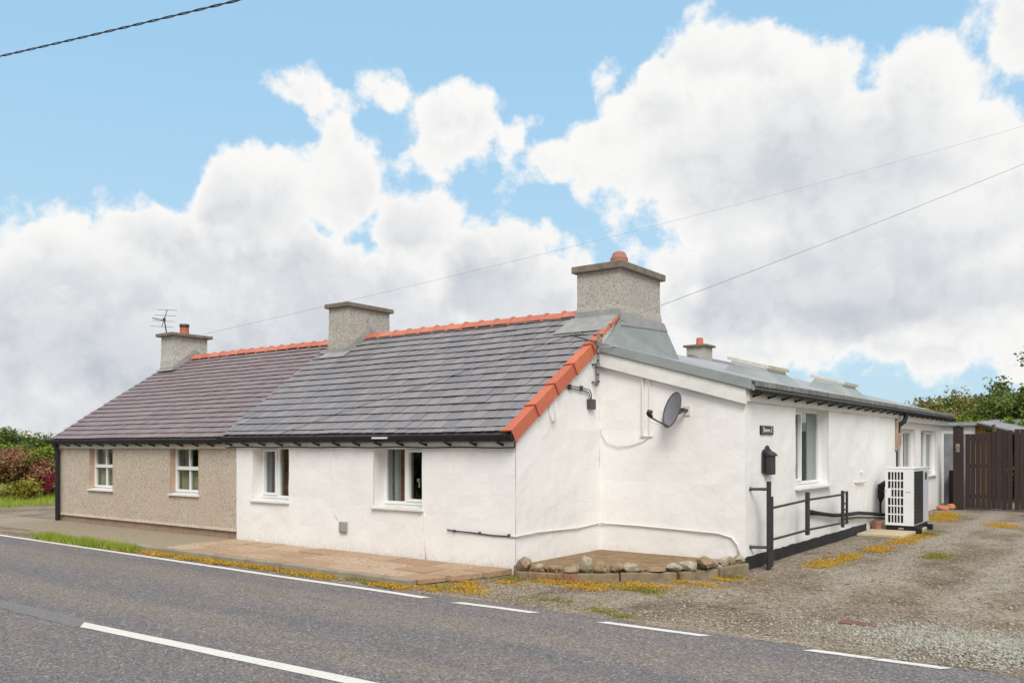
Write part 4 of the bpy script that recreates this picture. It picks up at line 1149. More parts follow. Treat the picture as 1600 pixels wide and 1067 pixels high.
# name plate
t = thing('name_plate', (2.43, 3.11, 1.88), 'small black house name plate with pale lettering on the white side wall', 'sign')
box('plate', 'black_plastic', t, EXR - .012, EXR + .022, 2.85, 3.38, 1.875, 2.01, 0.006)
cu = bpy.data.curves.new('lettering', 'FONT'); cu.body = 'Slaneve 2'; cu.size = 0.105; cu.align_x = 'CENTER'; cu.align_y = 'CENTER'; cu.extrude = 0.002
tmp = bpy.data.objects.new('tmp', cu); C.objects.link(tmp)
dg = bpy.context.evaluated_depsgraph_get(); me = bpy.data.meshes.new_from_object(tmp.evaluated_get(dg)); bpy.data.objects.remove(tmp)
me.materials.clear(); me.materials.append(MATS['white_cable'])
link('lettering', me, t, (EXR + .0245, 3.115, 1.943), (R(90), 0, R(90)))
fb = MB()
for (a, b_, c_, d_) in ((2.87, 3.36, 1.992, 1.998), (2.87, 3.36, 1.886, 1.892), (2.87, 2.876, 1.892, 1.992), (3.354, 3.36, 1.892, 1.992)): fb.box(EXR + .0222, EXR + .0245, a, b_, c_, d_)
build(fb, 'border', 'grey_plastic', t)
# letterbox
t = thing('letterbox', (2.5, 3.15, 1.26), 'black letterbox with arched top and sloping lid on the white side wall', 'letterbox')
mb = MB(); ring = [(EXR - .01, 2.93, 1.30), (EXR - .01, 2.93, 1.60), (EXR - .01, 2.96, 1.64), (EXR - .01, 3.03, 1.66), (EXR - .01, 3.07, 1.70), (EXR - .01, 3.12, 1.715), (EXR - .01, 3.17, 1.70), (EXR - .01, 3.21, 1.66), (EXR - .01, 3.28, 1.64), (EXR - .01, 3.31, 1.60), (EXR - .01, 3.31, 1.30)]
mb.prism(ring, (.035, 0, 0)); build(mb, 'back_plate', 'black_metal', t)
box('body', 'black_metal', t, EXR + .026, EXR + .098, 2.985, 3.255, 1.27, 1.56, 0.012)
mb = MB(); mb.prism([(EXR + .026, 2.97, 1.56), (EXR + .118, 2.97, 1.55), (EXR + .122, 2.97, 1.57), (EXR + .08, 2.97, 1.61), (EXR + .026, 2.97, 1.63)], (0, .30, 0)); build(mb, 'lid', 'black_metal', t, bevel=0.005)
box('door', 'black_metal', t, EXR + .0985, EXR + .104, 3.01, 3.23, 1.29, 1.45, 0.003)

# black metal gate folded back along the wall
GX = 2.66
t = thing('metal_gate', (GX, 2.6, -.09), 'black metal rail gate folded back beside the white side wall', 'gate')
build(MB().tube([(GX, 2.56, -.10), (GX, 2.56, 1.19)], 0.034, 12), 'post', 'black_metal', t)
build(MB().box(GX - .025, GX + .025, 2.62, 2.69, -.05, 0.97), 'hanging_stile', 'black_metal', t, bevel=0.008)
for z in (1.08, 0.24):
    build(MB().tube([(GX, 2.56, z), (EXR + .03, 2.46, z), (EXR - .01, 2.45, z)], [.022, .022, .034], 8), 'wall_bracket', 'black_metal', t)
for (z0, z1) in ((.80, .83), (.34, .32)):
    build(MB().tube([(GX, 2.70, z0), (GX, 4.4, (z0 + z1) / 2 + .02), (GX, 6.35, z1)], 0.019, 8), 'rail', 'black_metal', t)
build(MB().box(GX - .025, GX + .025, 4.28, 4.38, .27, .96), 'upright', 'black_metal', t, bevel=0.006)
build(MB().box(GX - .022, GX + .022, 6.30, 6.38, .24, .90), 'upright', 'black_metal', t, bevel=0.006)
build(MB().box(GX - .018, GX + .018, 6.58, 6.64, .28, .88), 'latch_upright', 'black_metal', t, bevel=0.006)
for z in (.86, .66, .55, .30): build(MB().box(GX - .018, GX + .018, 6.38, 6.56, z - .012, z + .012), 'latch_bar', 'black_metal', t)
# lagged pipes from the heat pump
t = thing('lagged_pipe', (2.5, 7.0, 0.3), 'black lagged pipes running along the white side wall to the heat pump', 'pipe')
build(MB().tube([(2.40, 5.10, .575), (2.48, 5.13, .575), (2.49, 5.5, .535), (2.50, 6.3, .45), (2.50, 7.0, .41), (2.50, 8.0, .385), (2.52, 9.1, .30), (2.66, 9.5, .26)], [.045, .045] + [.036] * 6, 10), 'pipe', 'black_plastic', t, smooth=True)
build(MB().tube([(2.49, 6.9, .34), (2.50, 8.0, .30), (2.52, 9.1, .22), (2.66, 9.5, .18)], .022, 8), 'pipe', 'dark_grey_plastic', t, smooth=True)
build(MB().tube([(2.52, 9.70, .22), (2.52, 9.70, .50), (2.53, 9.70, .62), (2.53, 9.71, .86), (2.60, 9.73, .90), (2.76, 9.75, .90)], [.022, .024, .07, .075, .07, .05], 10), 'riser', 'black_plastic', t)
t = thing('wall_tap', (2.44, 8.25, .98), 'small white pipe bracket on the side wall above the pipes', 'bracket')
build(MB().tube([(2.40, 8.0, .985), (2.45, 8.1, .985), (2.46, 8.5, .975), (2.46, 8.75, .98)], .016, 8), 'pipe', 'white_cable', t)
build(MB().lathe((2.44, 8.5, 1.15), [(.03, 0), (.04, .03), (.02, .06)], 10), 'bell', 'white_cable', t)
build(MB().tube([(2.40, 8.5, 1.17), (2.45, 8.5, 1.17)], .012, 6), 'stub', 'white_cable', t)

# heat pump on its pad
tag(build(MB().hexa([(2.46, 8.05, -.16), (3.30, 8.15, -.16), (3.30, 11.1, -.16), (2.44, 11.1, -.16), (2.46, 8.05, -.022), (3.30, 8.15, -.022), (3.30, 11.1, -.022), (2.44, 11.1, -.022)]), 'concrete_pad', 'pad_concrete', bevel=0.01),
    'pale concrete pad under the heat pump', 'concrete pad')
t = thing('heat_pump', (3.0, 9.9, -.045), 'white box heat pump with grille on a black base', 'heat pump')
hx0, hx1, hy0, hy1, hz0, hz1 = 2.73, 3.27, 9.2, 10.65, 0.075, 1.235
box('base', 'black_plastic', t, hx0 + .01, hx1 + .0, hy0 + .02, hy1 - .02, -.022, hz0 - .001, 0.008)
for y in (9.32, 10.45): box('foot', 'black_plastic', t, hx1 + .002, hx1 + .13, y - .07, y + .07, -.10, .035, 0.012)
box('badge', 'grey_plastic', t, 2.98, 3.08, hy0 - .0, hy0 + .018, -.0, .03)
box('casing', 'heat_pump_white', t, hx0, hx1, hy0 + .03, hy1, hz0, hz1, 0.012)
# grille side facing the road: openings as recessed dark slots between white bars
pan = MB(); gx0, gx1 = hx0 + .05, hx0 + .345
cols, rows_ = 5, 6
pan.box(hx0 + .002, gx0, hy0, hy0 + .029, hz0 + .002, hz1 - .002); pan.box(gx1, hx1 - .002, hy0, hy0 + .029, hz0 + .002, hz1 - .002)
cw = (gx1 - gx0) / cols; rh = (hz1 - hz0 - .12) / rows_; gz0 = hz0 + .055
pan.box(gx0 + .0005, gx1 - .0005, hy0 + .001, hy0 + .028, hz0 + .003, gz0); pan.box(gx0 + .0005, gx1 - .0005, hy0 + .001, hy0 + .028, gz0 + rh * rows_, hz1 - .003)
for i in range(1, cols): pan.box(gx0 + i * cw - .009, gx0 + i * cw + .009, hy0 + .003, hy0 + .027, gz0 + .0005, gz0 + rh * rows_ - .0005)
for j in range(1, rows_): pan.box(gx0 + .001, gx1 - .001, hy0 + .004, hy0 + .026, gz0 + j * rh - .013, gz0 + j * rh + .013)
pan.box(gx0 + .001, gx0 + cw - .010, hy0 + .002, hy0 + .026, gz0 + 3 * rh + .013, gz0 + 4 * rh - .013)
build(pan, 'grille_panel', 'heat_pump_white', t)
box('grille_back', 'black_plastic', t, gx0 + .0, gx1 - .0, hy0 + .0285, hy0 + .0298, gz0, gz0 + rh * rows_)
box('fan_grille', 'black_plastic', t, hx1 + .001, hx1 + .014, hy0 + .05, hy0 + .88, hz0 + .03, hz1 - .05, 0.004)
for k in range(14): box('louvre', 'black_metal', t, hx1 + .014, hx1 + .020, hy0 + .07, hy0 + .86, hz0 + .08 + k * .075, hz0 + .095 + k * .075)
box('end_panel', 'heat_pump_white_shaded', t, hx1 + .001, hx1 + .012, hy0 + .90, hy1 - .01, hz0 + .02, hz1 - .03, 0.004)
box('vent', 'dark_grey_plastic', t, hx1 + .0121, hx1 + .018, hy0 + 1.05, hy0 + 1.25, hz1 - .24, hz1 - .09)
box('top_lid', 'heat_pump_white', t, hx0 - .008, hx1 + .016, hy0 - .006, hy1 + .008, hz1 + .001, hz1 + .022, 0.006)
for (x, z) in ((3.17, .76), (2.755, .77)): box('maker_mark', 'grey_plastic', t, x - .05, x + .05 if x > 3 else x + .0, hy0 - .002, hy0 - .0002, z - .008, z + .008)
# flower pot and rubble
fp = MB().lathe((2.57, 9.25, -.022), [(.07, 0), (.095, .12), (.11, .125), (.115, .17), (.095, .172), (.085, .10)], 16)
tag(build(fp, 'flower_pot', 'terracotta_dull', smooth=False), 'small terracotta flower pot on the pad beside the heat pump', 'flower pot')

def rock(name, c, size, mat, parent=None, seed=0, sub=2):
    import bmesh
    bm = bmesh.new(); bmesh.ops.create_icosphere(bm, subdivisions=sub, radius=1.0)
    rg = random.Random(seed)
    cuts = [Vector((rg.gauss(0, 1), rg.gauss(0, 1), rg.gauss(0, 1))).normalized() for _ in range(9)]
    for v in bm.verts:
        d = v.co.normalized(); r = 1.0
        for cdir in cuts:
            dd = d.dot(cdir)
            if dd > 0.5: r = min(r, 0.60 / dd)
        r *= 1 + 0.10 * mnoise.noise(d * 2.4 + Vector((seed, 0, 0)))
        v.co = Vector((d.x * size[0] * r, d.y * size[1] * r, d.z * size[2] * r))
    bmesh.ops.rotate(bm, verts=bm.verts, cent=(0, 0, 0), matrix=Matrix.Rotation(rg.uniform(-.5, .5), 3, 'Z') @ Matrix.Rotation(rg.uniform(-.15, .15), 3, 'X'))
    zmin = min(v.co.z for v in bm.verts)
    me = bpy.data.meshes.new(name); bm.to_mesh(me); bm.free()
    me.materials.append(MATS[mat])
    return link(name, me, parent, (c[0], c[1], c[2] - zmin - 0.012))
tag(rock('rubble_stone', (2.62, 16.4, drivez(2.62, 16.4)), (.22, .14, .10), 'brick_orange', seed=31), 'larger pale orange block lying against the foot of the end wall', 'stone')
tag(rock('rubble_stone', (2.72, 17.0, drivez(2.72, 17.0)), (.17, .13, .10), 'brick_orange', seed=32), 'small rounded stone lying by the dark gate post', 'stone')

# ------------------------------------------------------------------ raised bed edged with stones
rb = struct(build(MB().prism([(-.02, -.02, -.14), (.80, .06, -.14), (2.0, .95, -.14), (2.38, 2.02, -.14), (2.36, 2.29, -.14), (-.05, 2.29, -.14)], (0, 0, .185)), 'raised_bed', 'soil'))
pts = [(.12, -.10), (.80, .00), (1.4, .42), (2.0, .88), (2.30, 1.45), (2.46, 2.10)]
for i in range(len(pts) - 1):
    a, b_ = Vector(pts[i]), Vector(pts[i + 1]); dd = (b_ - a).normalized(); nn = Vector((dd.y, -dd.x)) * 0.10
    a2 = a + dd * .006; b2 = b_ - dd * .006
    z1 = [.00, .01, .025, .03, .05][i]
    build(MB().hexa([(a2.x + nn.x, a2.y + nn.y, -.16), (b2.x + nn.x, b2.y + nn.y, -.16), (b2.x, b2.y, -.16), (a2.x, a2.y, -.16),
                     (a2.x + nn.x, a2.y + nn.y, z1), (b2.x + nn.x, b2.y + nn.y, z1 + .006), (b2.x, b2.y, z1 + .006), (a2.x, a2.y, z1)]), 'edging_block', 'concrete_mossy', rb, bevel=0.014)
stones = [(.22, -.10, .12, .13, .095), (.42, -.03, .09, .08, .06), (.62, .05, .16, .09, .055), (.88, .06, .12, .10, .06), (1.02, .20, .10, .10, .125), (1.20, .27, .10, .09, .07),
          (1.36, .42, .11, .08, .07), (1.52, .50, .15, .09, .065), (1.78, .72, .16, .10, .045), (1.97, .86, .12, .10, .06), (2.10, 1.05, .17, .12, .085), (2.25, 1.25, .15, .13, .115), (2.28, 1.46, .09, .10, .08),
          (2.37, 1.62, .08, .09, .10), (2.38, 1.82, .08, .09, .085), (2.42, 2.02, .12, .11, .07)]
for i, (x, y, a, b_, c_) in enumerate(stones):
    rock('stone', (x, y, .035 if i > 4 else .015), (a * 1.22, b_ * 1.2, c_ * 1.15), ['stone', 'stone_pale', 'stone_brown'][(i * 7) % 3], rb, seed=40 + i)

for i in range(26):
    tt = (i + rnd.uniform(.1, .9)) / 26; k_ = min(4, int(tt * 5)); u_ = tt * 5 - k_
    a_, b2_ = Vector(pts[k_]), Vector(pts[k_ + 1]); q = a_.lerp(b2_, u_) + Vector((rnd.uniform(-.06, .04), rnd.uniform(.0, .10)))
    rock('stone', (q.x, q.y, .02), (rnd.uniform(.04, .08), rnd.uniform(.04, .07), rnd.uniform(.025, .05)), rnd.choice(['stone', 'stone_brown', 'stone_pale']), rb, seed=140 + i, sub=1)

# iron cover in the driveway
mc = MB(); zc = drivez(4.70, -.58) + .006
mc.prism([(4.52, -.68, zc - .02), (4.86, -.66, zc - .02), (4.90, -.52, zc - .02), (4.54, -.50, zc - .02)], (0, 0, .026))
tag(build(mc, 'stopcock_cover', 'rusty_iron', bevel=0.005), 'small rusty iron cover set in the gravel drive', 'iron cover')

# ------------------------------------------------------------------ timber gate, posts and shed behind
def board_gate(x0, x1, y, n, ztf, label, handed):
    t = thing('timber_gate', ((x0 + x1) / 2, y, -.06), label, 'gate')
    w = (x1 - x0) / n
    for i in range(n):
        xa = x0 + i * w; zt = ztf((xa + w / 2))
        build(MB().box(xa + .004, xa + w - .004, y + rnd.uniform(-.004, .004), y + .022, -.03 + rnd.uniform(-.01, .01), zt + rnd.uniform(-.008, .008)), 'board', 'dark_timber', t, bevel=0.003)
    for z in (.25, 1.1, 1.85): build(MB().box(x0 + .02, x1 - .02, y + .0225, y + .07, z, z + .10), 'ledge', 'dark_timber', t)
    return t
GY = 17.2
board_gate(3.02, 4.17, GY, 9, lambda x: 2.03 + .10 * (x - 3.06), 'dark brown vertical board gate leaf beside the broad post', 0)
board_gate(4.21, 6.2, GY + .01, 15, lambda x: 2.16, 'dark brown board gate leaf with the level top, hung on the far post', 1)
t = thing('gate_post', (2.86, GY, -.1), 'broad dark timber gate post with pointed top and pale latch', 'post')
mb = MB(); mb.prism([(2.73, GY - .12, -.12), (2.73, GY - .12, 2.20), (2.85, GY - .12, 2.26), (2.97, GY - .12, 2.20), (2.97, GY - .12, -.12)], (0, .2, 0)); build(mb, 'post', 'dark_timber', t, bevel=0.008)
mb = MB(); mb.prism([(2.71, GY - .14, 2.20), (2.85, GY - .14, 2.265), (2.99, GY - .14, 2.20), (2.99, GY - .14, 2.225), (2.85, GY - .14, 2.29), (2.71, GY - .14, 2.225)], (0, .24, 0)); build(mb, 'cap', 'dark_timber', t)
mb = MB(); mb.box(2.80, 2.90, GY - .128, GY - .121, 1.54, 1.77); mb.tube([(2.85, GY - .13, 1.72), (2.89, GY - .15, 1.66), (2.85, GY - .15, 1.59), (2.81, GY - .15, 1.66), (2.85, GY - .13, 1.72)], .012, 6); build(mb, 'latch', 'stone', t)
tag(build(MB().box(2.50, 2.62, GY + .62, GY + .74, -.1, 1.0), 'fence_post', 'dark_timber', bevel=0.01), 'short dark fence post between the white end wall and the gate post', 'post')
tag(build(MB().box(2.24, 2.98, 18.6, 18.66, -.1, 2.08), 'grey_panel', 'felt_grey', bevel=0.01), 'grey panel standing in the gap behind the gate post', 'panel')
tag(build(MB().box(2.42, 2.72, 18.3, 18.55, .62, .92), 'storage_box', 'orange_plastic', bevel=0.03), 'orange box glimpsed through the gap behind the gate post', 'box')
tag(build(MB().tube([(3.72, GY + .09, 1.2), (3.72, GY + .09, 2.20), (3.70, GY + .09, 2.30)], .05, 8), 'gate_stake', 'bark'), 'rough pale stake end showing above the board gate', 'stake')
t = thing('garden_shed', (5.0, 22.0, -.1), 'garden shed with grey felt roof and yellow boarded end behind the gate', 'shed')
sx0, sx1, sy0, sy1 = 2.5, 9.0, 20.3, 24.0
box('white_end', 'white_wall', t, 1.2, 2.86, sy0 - .2, sy0 - .1, -.1, 2.32)
box('side_wall', 'shed_yellow', t, sx0 + .3, sx0 + .62, sy0, sy0 + .06, -.1, 2.40)
for k in range(16): box('shed_board', 'shed_yellow', t, sx0 + .28, sx0 + .64, sy0 - .02, sy0 - .001, -.05 + k * .15, .085 + k * .15)
box('back_wall', 'dark_timber', t, sx0 + .3, sx1, sy1 - .05, sy1, -.1, 2.3)
box('end_wall', 'dark_timber', t, sx1 - .05, sx1, sy0, sy1, -.1, 2.2)
mb = MB(); mb.prism([(1.1, sy0 - .35, 2.44), (2.95, sy0 - .35, 2.45), (2.95, sy0 - .35, 2.34), (1.1, sy0 - .35, 2.33)], (0, 1.5, 0)); build(mb, 'flat_roof', 'lead_green', t)
mb = MB(); mb.hexa([(2.95, sy0 - .4, 2.40), (4.2, sy0 - .4, 2.02), (9.2, sy0 - .4, 1.98), (3.6, sy0 + 3.6, 2.72), (2.95, sy0 - .4, 2.45), (4.2, sy0 - .4, 2.07), (9.2, sy0 - .4, 2.03), (3.6, sy0 + 3.6, 2.77)])
mb = MB(); mb.add([(2.95, sy0 - .4, 2.45), (4.3, sy0 - .4, 2.06), (5.2, sy0 + .4, 2.05), (9.2, sy0 + .4, 2.05), (9.2, sy0 + 3.6, 2.62), (2.95, sy0 + 3.6, 2.62),
                   (2.95, sy0 - .4, 2.40), (4.3, sy0 - .4, 2.00), (5.2, sy0 + .4, 1.99), (9.2, sy0 + .4, 1.99), (9.2, sy0 + 3.6, 2.56), (2.95, sy0 + 3.6, 2.56)],
                  [(0, 1, 2), (0, 2, 5), (2, 3, 4, 5), (8, 7, 6), (11, 8, 6), (11, 10, 9, 8), (0, 6, 7, 1), (1, 7, 8, 2), (2, 8, 9, 3), (3, 9, 10, 4), (4, 10, 11, 5), (5, 11, 6, 0)])
build(mb, 'roof', 'felt_grey', t)
mb = MB(); mb.prism([(2.97, sy0 - .43, 2.40), (4.3, sy0 - .43, 2.01), (4.3, sy0 - .43, 1.93), (2.97, sy0 - .43, 2.32)], (0, .026, 0)); build(mb, 'barge_board', 'dark_timber', t)

# ------------------------------------------------------------------ house behind, showing only its chimney
t = thing('neighbouring_house', (-6.3, 23, -.1), 'neighbouring house whose small red-potted chimney shows above the extension roof', 'house')
mb = MB(); mb.prism([(-9.2, 19.4, -.15), (-3.4, 19.4, -.15), (-3.4, 19.4, 2.6), (-6.3, 19.4, 4.95), (-9.2, 19.4, 2.6)], (0, 8, 0)); build(mb, 'wall', 'white_wall', t)
mb = MB(); mb.prism([(-9.5, 19.3, 2.42), (-6.3, 19.3, 5.0), (-3.1, 19.3, 2.42), (-3.1, 19.3, 2.50), (-6.3, 19.3, 5.08), (-9.5, 19.3, 2.50)], (0, 8.2, 0)); build(mb, 'roof', 'slate_grey', t)
c3 = build(MB().box(-6.64, -5.92, 19.8, 20.5, 4.4, 5.38), 'chimney', 'pebbledash_pale', t)
box('cap', 'cap_stone', c3, -6.74, -5.82, 19.7, 20.6, 5.381, 5.46, 0.01)
build(MB().lathe((-6.27, 20.15, 5.46), [(.14, 0), (.12, .25), (.13, .27), (.10, .28)], 14), 'pot', 'terracotta', c3)

# ------------------------------------------------------------------ overhead wires and their poles
def wire(name, a, b_, sag, r, mat, label, n=40, seg=6, twist=None):
    a, b_ = Vector(a), Vector(b_)
    path = [a.lerp(b_, i / n) - Vector((0, 0, sag * 4 * (i / n) * (1 - i / n))) for i in range(n + 1)]
    mb = MB()
    if twist:
        for ph in (0, math.pi):
            L = (b_ - a).length; m = int(L / 0.06); pp = []
            d = (b_ - a).normalized(); u = d.cross(Vector((0, 0, 1))).normalized(); w = u.cross(d)
            for i in range(m + 1):
                tt = i / m; q = a.lerp(b_, tt) - Vector((0, 0, sag * 4 * tt * (1 - tt))); an = ph + tt * L / twist * 2 * math.pi
                pp.append(q + (u * math.cos(an) + w * math.sin(an)) * r)
            mb.tube(pp, r, 4)
    else:
        mb.tube(path, r, seg)
    o = build(mb, name, mat, smooth=True); return tag(o, label, 'wire')
def on_dist(px, py, dist):
    d = pix_dir(px, py); return CAM + d * dist
wire('overhead_cable', on_dist(-260, 145, 11.0), on_dist(620, -60, 7.0), 0.03, 0.007, 'wire_dark', 'dark twisted overhead cable slanting across the blue sky above the road', twist=0.42)
wire('overhead_wire', (-12.55, 3.4, 4.60), on_dist(1760, 150, 30.0), 0.25, 0.0036, 'wire_grey', 'thin grey wire rising from the pale chimney pot past the other chimneys', seg=5)
wire('overhead_wire', (0.06, 2.72, 3.74), on_dist(1900, 128, 24.0), 0.12, 0.0050, 'wire_grey', 'thin grey wire leaving the lead-clad gable beside the end chimney', seg=5)
rc = []
for i in range(25):
    tt = i / 24; x = -0.10 + (-4.75) * tt; s = 3.25 * (1 - tt) ** 0.9 + 0.0 - 0.10 * math.sin(math.pi * tt)
    rc.append(rp(x, max(.02, s), 0.045))
rc.append(rp(-4.9, -.08, .06)); rc.append(Vector((-4.92, -.23, 1.72)))
tube_thing('roof_cable', rc, 0.004, 'wire_dark', 'thin dark cable lying slantwise across the grey slate roof', 'cable', 5)

# ------------------------------------------------------------------ vegetation
def leaf_mesh(name, mat, centres, tints, size, rg, flat=0.0, up=0.35, aspect=0.55):
    n = len(centres)
    d = rg.normal(size=(n, 3)); d[:, 2] = np.abs(d[:, 2]) * (1 - flat) + up
    d /= np.linalg.norm(d, axis=1)[:, None]
    a = rg.normal(size=(n, 3)); u = np.cross(d, a); u /= np.linalg.norm(u, axis=1)[:, None]; w = np.cross(d, u)
    s = (size * rg.uniform(0.6, 1.35, n))[:, None]
    v = np.stack([centres - u * s, centres + w * s * aspect + d * s * .12, centres + u * s, centres - w * s * aspect + d * s * .12], axis=1).reshape(-1, 3)
    me = bpy.data.meshes.new(name)
    me.vertices.add(n * 4); me.vertices.foreach_set('co', v.astype(np.float32).ravel())
    me.loops.add(n * 4); me.loops.foreach_set('vertex_index', np.arange(n * 4, dtype=np.int32))
    me.polygons.add(n); me.polygons.foreach_set('loop_start', np.arange(0, n * 4, 4, dtype=np.int32)); me.polygons.foreach_set('loop_total', np.full(n, 4, dtype=np.int32))
    me.update(); me.validate()
    at = me.attributes.new('tint', 'FLOAT', 'POINT'); at.data.foreach_set('value', np.repeat(tints, 4).astype(np.float32))
    me.materials.append(MATS[mat])
    return me
def crown_points(c, rad, nclump, nleaf, spread, rg, shell=0.55, bumps=0.22):
    d = rg.normal(size=(nclump, 3)); d /= np.linalg.norm(d, axis=1)[:, None]
    d[:, 2] = np.where(d[:, 2] < -0.35, -d[:, 2], d[:, 2])
    rr = shell + (1 - shell) * rg.uniform(0, 1, nclump) ** 0.5
    lump = 1 + bumps * np.sin(d[:, 0] * 5 + c[0]) * np.cos(d[:, 1] * 6 + c[1]) + bumps * 0.7 * np.sin(d[:, 2] * 9 + d[:, 0] * 7)
    cc = np.array(c) + d * np.array(rad) * (rr * lump)[:, None]
    sp = spread * rg.uniform(0.6, 1.5, nclump)
    p = (cc[:, None, :] + np.clip(rg.normal(size=(nclump, nleaf, 3)), -1.9, 1.9) * sp[:, None, None] * np.array([1, 1, .8])).reshape(-1, 3)
    t = np.repeat(np.clip(rg.uniform(0, 1, nclump), 0, 1), nleaf)
    return p, np.clip(t + rg.normal(size=len(t)) * .12, 0, 1), cc
def tree(name, base, c, rad, mat, label, cat='tree', nclump=90, nleaf=60, leaf=0.10, spread=0.22, seed=1, trunk=0.12, group=None, flowers=None):
    rg = np.random.default_rng(seed)
    t = thing(name, base, label, cat, group)
    p, ti, cc = crown_points(c, rad, nclump, nleaf, spread, rg)
    keep = p[:, 2] > base[2] + 0.02
    link('crown', leaf_mesh('crown', mat, p[keep], ti[keep], leaf, rg), t)
    mb = MB(); b0 = Vector(base); top = Vector(c)
    mb.tube([b0 - Vector((0, 0, .1)), b0.lerp(top, .35) + Vector((.05, .02, 0)), b0.lerp(top, .8)], [trunk, trunk * .75, trunk * .45], 8)
    for i in range(min(26, nclump)):
        q = Vector(cc[i]); s = b0.lerp(top, .25 + .5 * (i % 7) / 7)
        mb.tube([s, s.lerp(q, .5) + Vector((0, 0, .05)), q], [trunk * .4, trunk * .22, trunk * .08], 5)
    build(mb, 'trunk', 'bark', t)
    if flowers:
        pf = cc[rg.choice(len(cc), flowers[1])] + np.array([0, 0, .03])
        pf = (pf[:, None, :] + rg.normal(size=(flowers[1], flowers[2], 3)) * spread * .8).reshape(-1, 3)
        link('blossom', leaf_mesh('blossom', flowers[0], pf, rg.uniform(0, 1, len(pf)), leaf * .8, rg), t)
    return t
# right-hand trees beyond the shed
def at_pix(px, dist):
    d = pix_dir(px, HY); return (CAM + d * dist)
specs = [(1462, 36, 3.35, 1.7, 'leaf_olive', 'spindly olive tree with browning leaf tips rising past the end of the extension'),
         (1512, 37, 3.7, 2.2, 'leaf_olive', 'browning bushy tree between the spindly olive tree and the green tree'),
         (1562, 36, 3.9, 2.3, 'leaf_green', 'dense green tree behind the grey shed roof'),
         (1622, 33, 3.8, 2.2, 'leaf_green', 'tall mid green tree rising over the board gate at the drive edge'),
         (1690, 34, 4.0, 2.4, 'leaf_green', 'green tree standing beyond the far leaf of the board gate')]
for i, (px, dist, h, r, mat, lab) in enumerate(specs):
    b0 = at_pix(px, dist); base = (b0.x, b0.y, -.15)
    tree('bushy_tree', base, (b0.x, b0.y, h * .56), (r, r, h * .44), mat, lab, nclump=170, nleaf=110, leaf=0.078, spread=0.21, seed=60 + i, trunk=.14, group='trees beyond the gate')
b0 = at_pix(1700, 27); tree('bushy_tree', (b0.x, b0.y, -.15), (b0.x, b0.y, 4.3), (1.5, 1.5, 1.9), 'leaf_green', 'tallest green tree beyond the timber gate, standing clear of the others', nclump=110, nleaf=70, leaf=0.065, spread=0.16, seed=71, trunk=.1)
for i, (px, dist, lab) in enumerate(((1520, 27.5, 'bright lime green hedge bush behind the shed roof'), (1570, 27.8, 'lime green hedge bush peeping over the grey felt roof'), (1620, 27, 'lime hedge bush at the far end of the grey felt roof'))):
    b0 = at_pix(px, dist); tree('hedge_bush', (b0.x, b0.y, -.15), (b0.x, b0.y, 1.2), (1.3, 1.0, 1.2), 'leaf_bright', lab, 'bush', nclump=80, nleaf=90, leaf=0.058, spread=.14, seed=80 + i, trunk=.06, group='lime hedge bushes')
# left: flowering shrubs, hedge and bank behind the low stone wall
def gpix(px, py, z=-.1):
    d = pix_dir(px, py); k = (z - CAM.z) / d.z; return CAM + d * k
left = [(30, 31, 1.85, 2.3, 'leaf_dark', 'dark green tall bush by the pebbledashed cottage corner', None),
        (-20, 33, 1.95, 2.5, 'leaf_bright', 'bright green bush behind the red flowering shrub', None),
        (66, 33, 1.75, 2.1, 'leaf_dark', 'dark bush tucked behind the downpipe corner of the pebbledashed cottage', None),
        (92, 36, 1.7, 2.2, 'leaf_olive', 'brownish bush behind the pebbledashed cottage end', None)]
for i, (px, dist, h, r, mat, lab, fl) in enumerate(left):
    b0 = at_pix(px, dist); tree('garden_bush', (b0.x, b0.y, -.15), (b0.x, b0.y, h * .50), (r, r, h * .52), mat, lab, 'bush', nclump=150, nleaf=120, leaf=0.060, spread=.16, seed=90 + i, trunk=.08)
b0 = at_pix(34, 30.5); tree('garden_bush', (b0.x, b0.y, -.15), (b0.x, b0.y, 1.2), (1.7, 1.3, .48), 'leaf_bright', 'lime topped bush over the dark hedge', 'bush', nclump=90, nleaf=100, leaf=.06, spread=.13, seed=99, trunk=.05)
b0 = gpix(22, 779); tree('flowering_shrub', (b0.x, b0.y, -.15), (b0.x, b0.y, .72), (1.35, 1.1, .72), 'leaf_red', 'red flowered reddish shrub at the edge of the forecourt', 'shrub', nclump=120, nleaf=90, leaf=.048, spread=.13, seed=101, trunk=.04, flowers=('leaf_rose', 16, 90))
b0 = gpix(62, 778); tree('flowering_shrub', (b0.x, b0.y, -.15), (b0.x, b0.y, .42), (.75, .6, .50), 'leaf_rose', 'small pink shrub leaning over the low stone wall', 'shrub', nclump=40, nleaf=90, leaf=.042, spread=.11, seed=103, trunk=.03)
b0 = gpix(36, 783); tree('garden_bush', (b0.x, b0.y, -.15), (b0.x, b0.y, .20), (.55, .5, .26), 'leaf_moss_green', 'low pale green plant in front of the red shrub', 'plant', nclump=26, nleaf=40, leaf=.07, spread=.12, seed=104, trunk=.02)
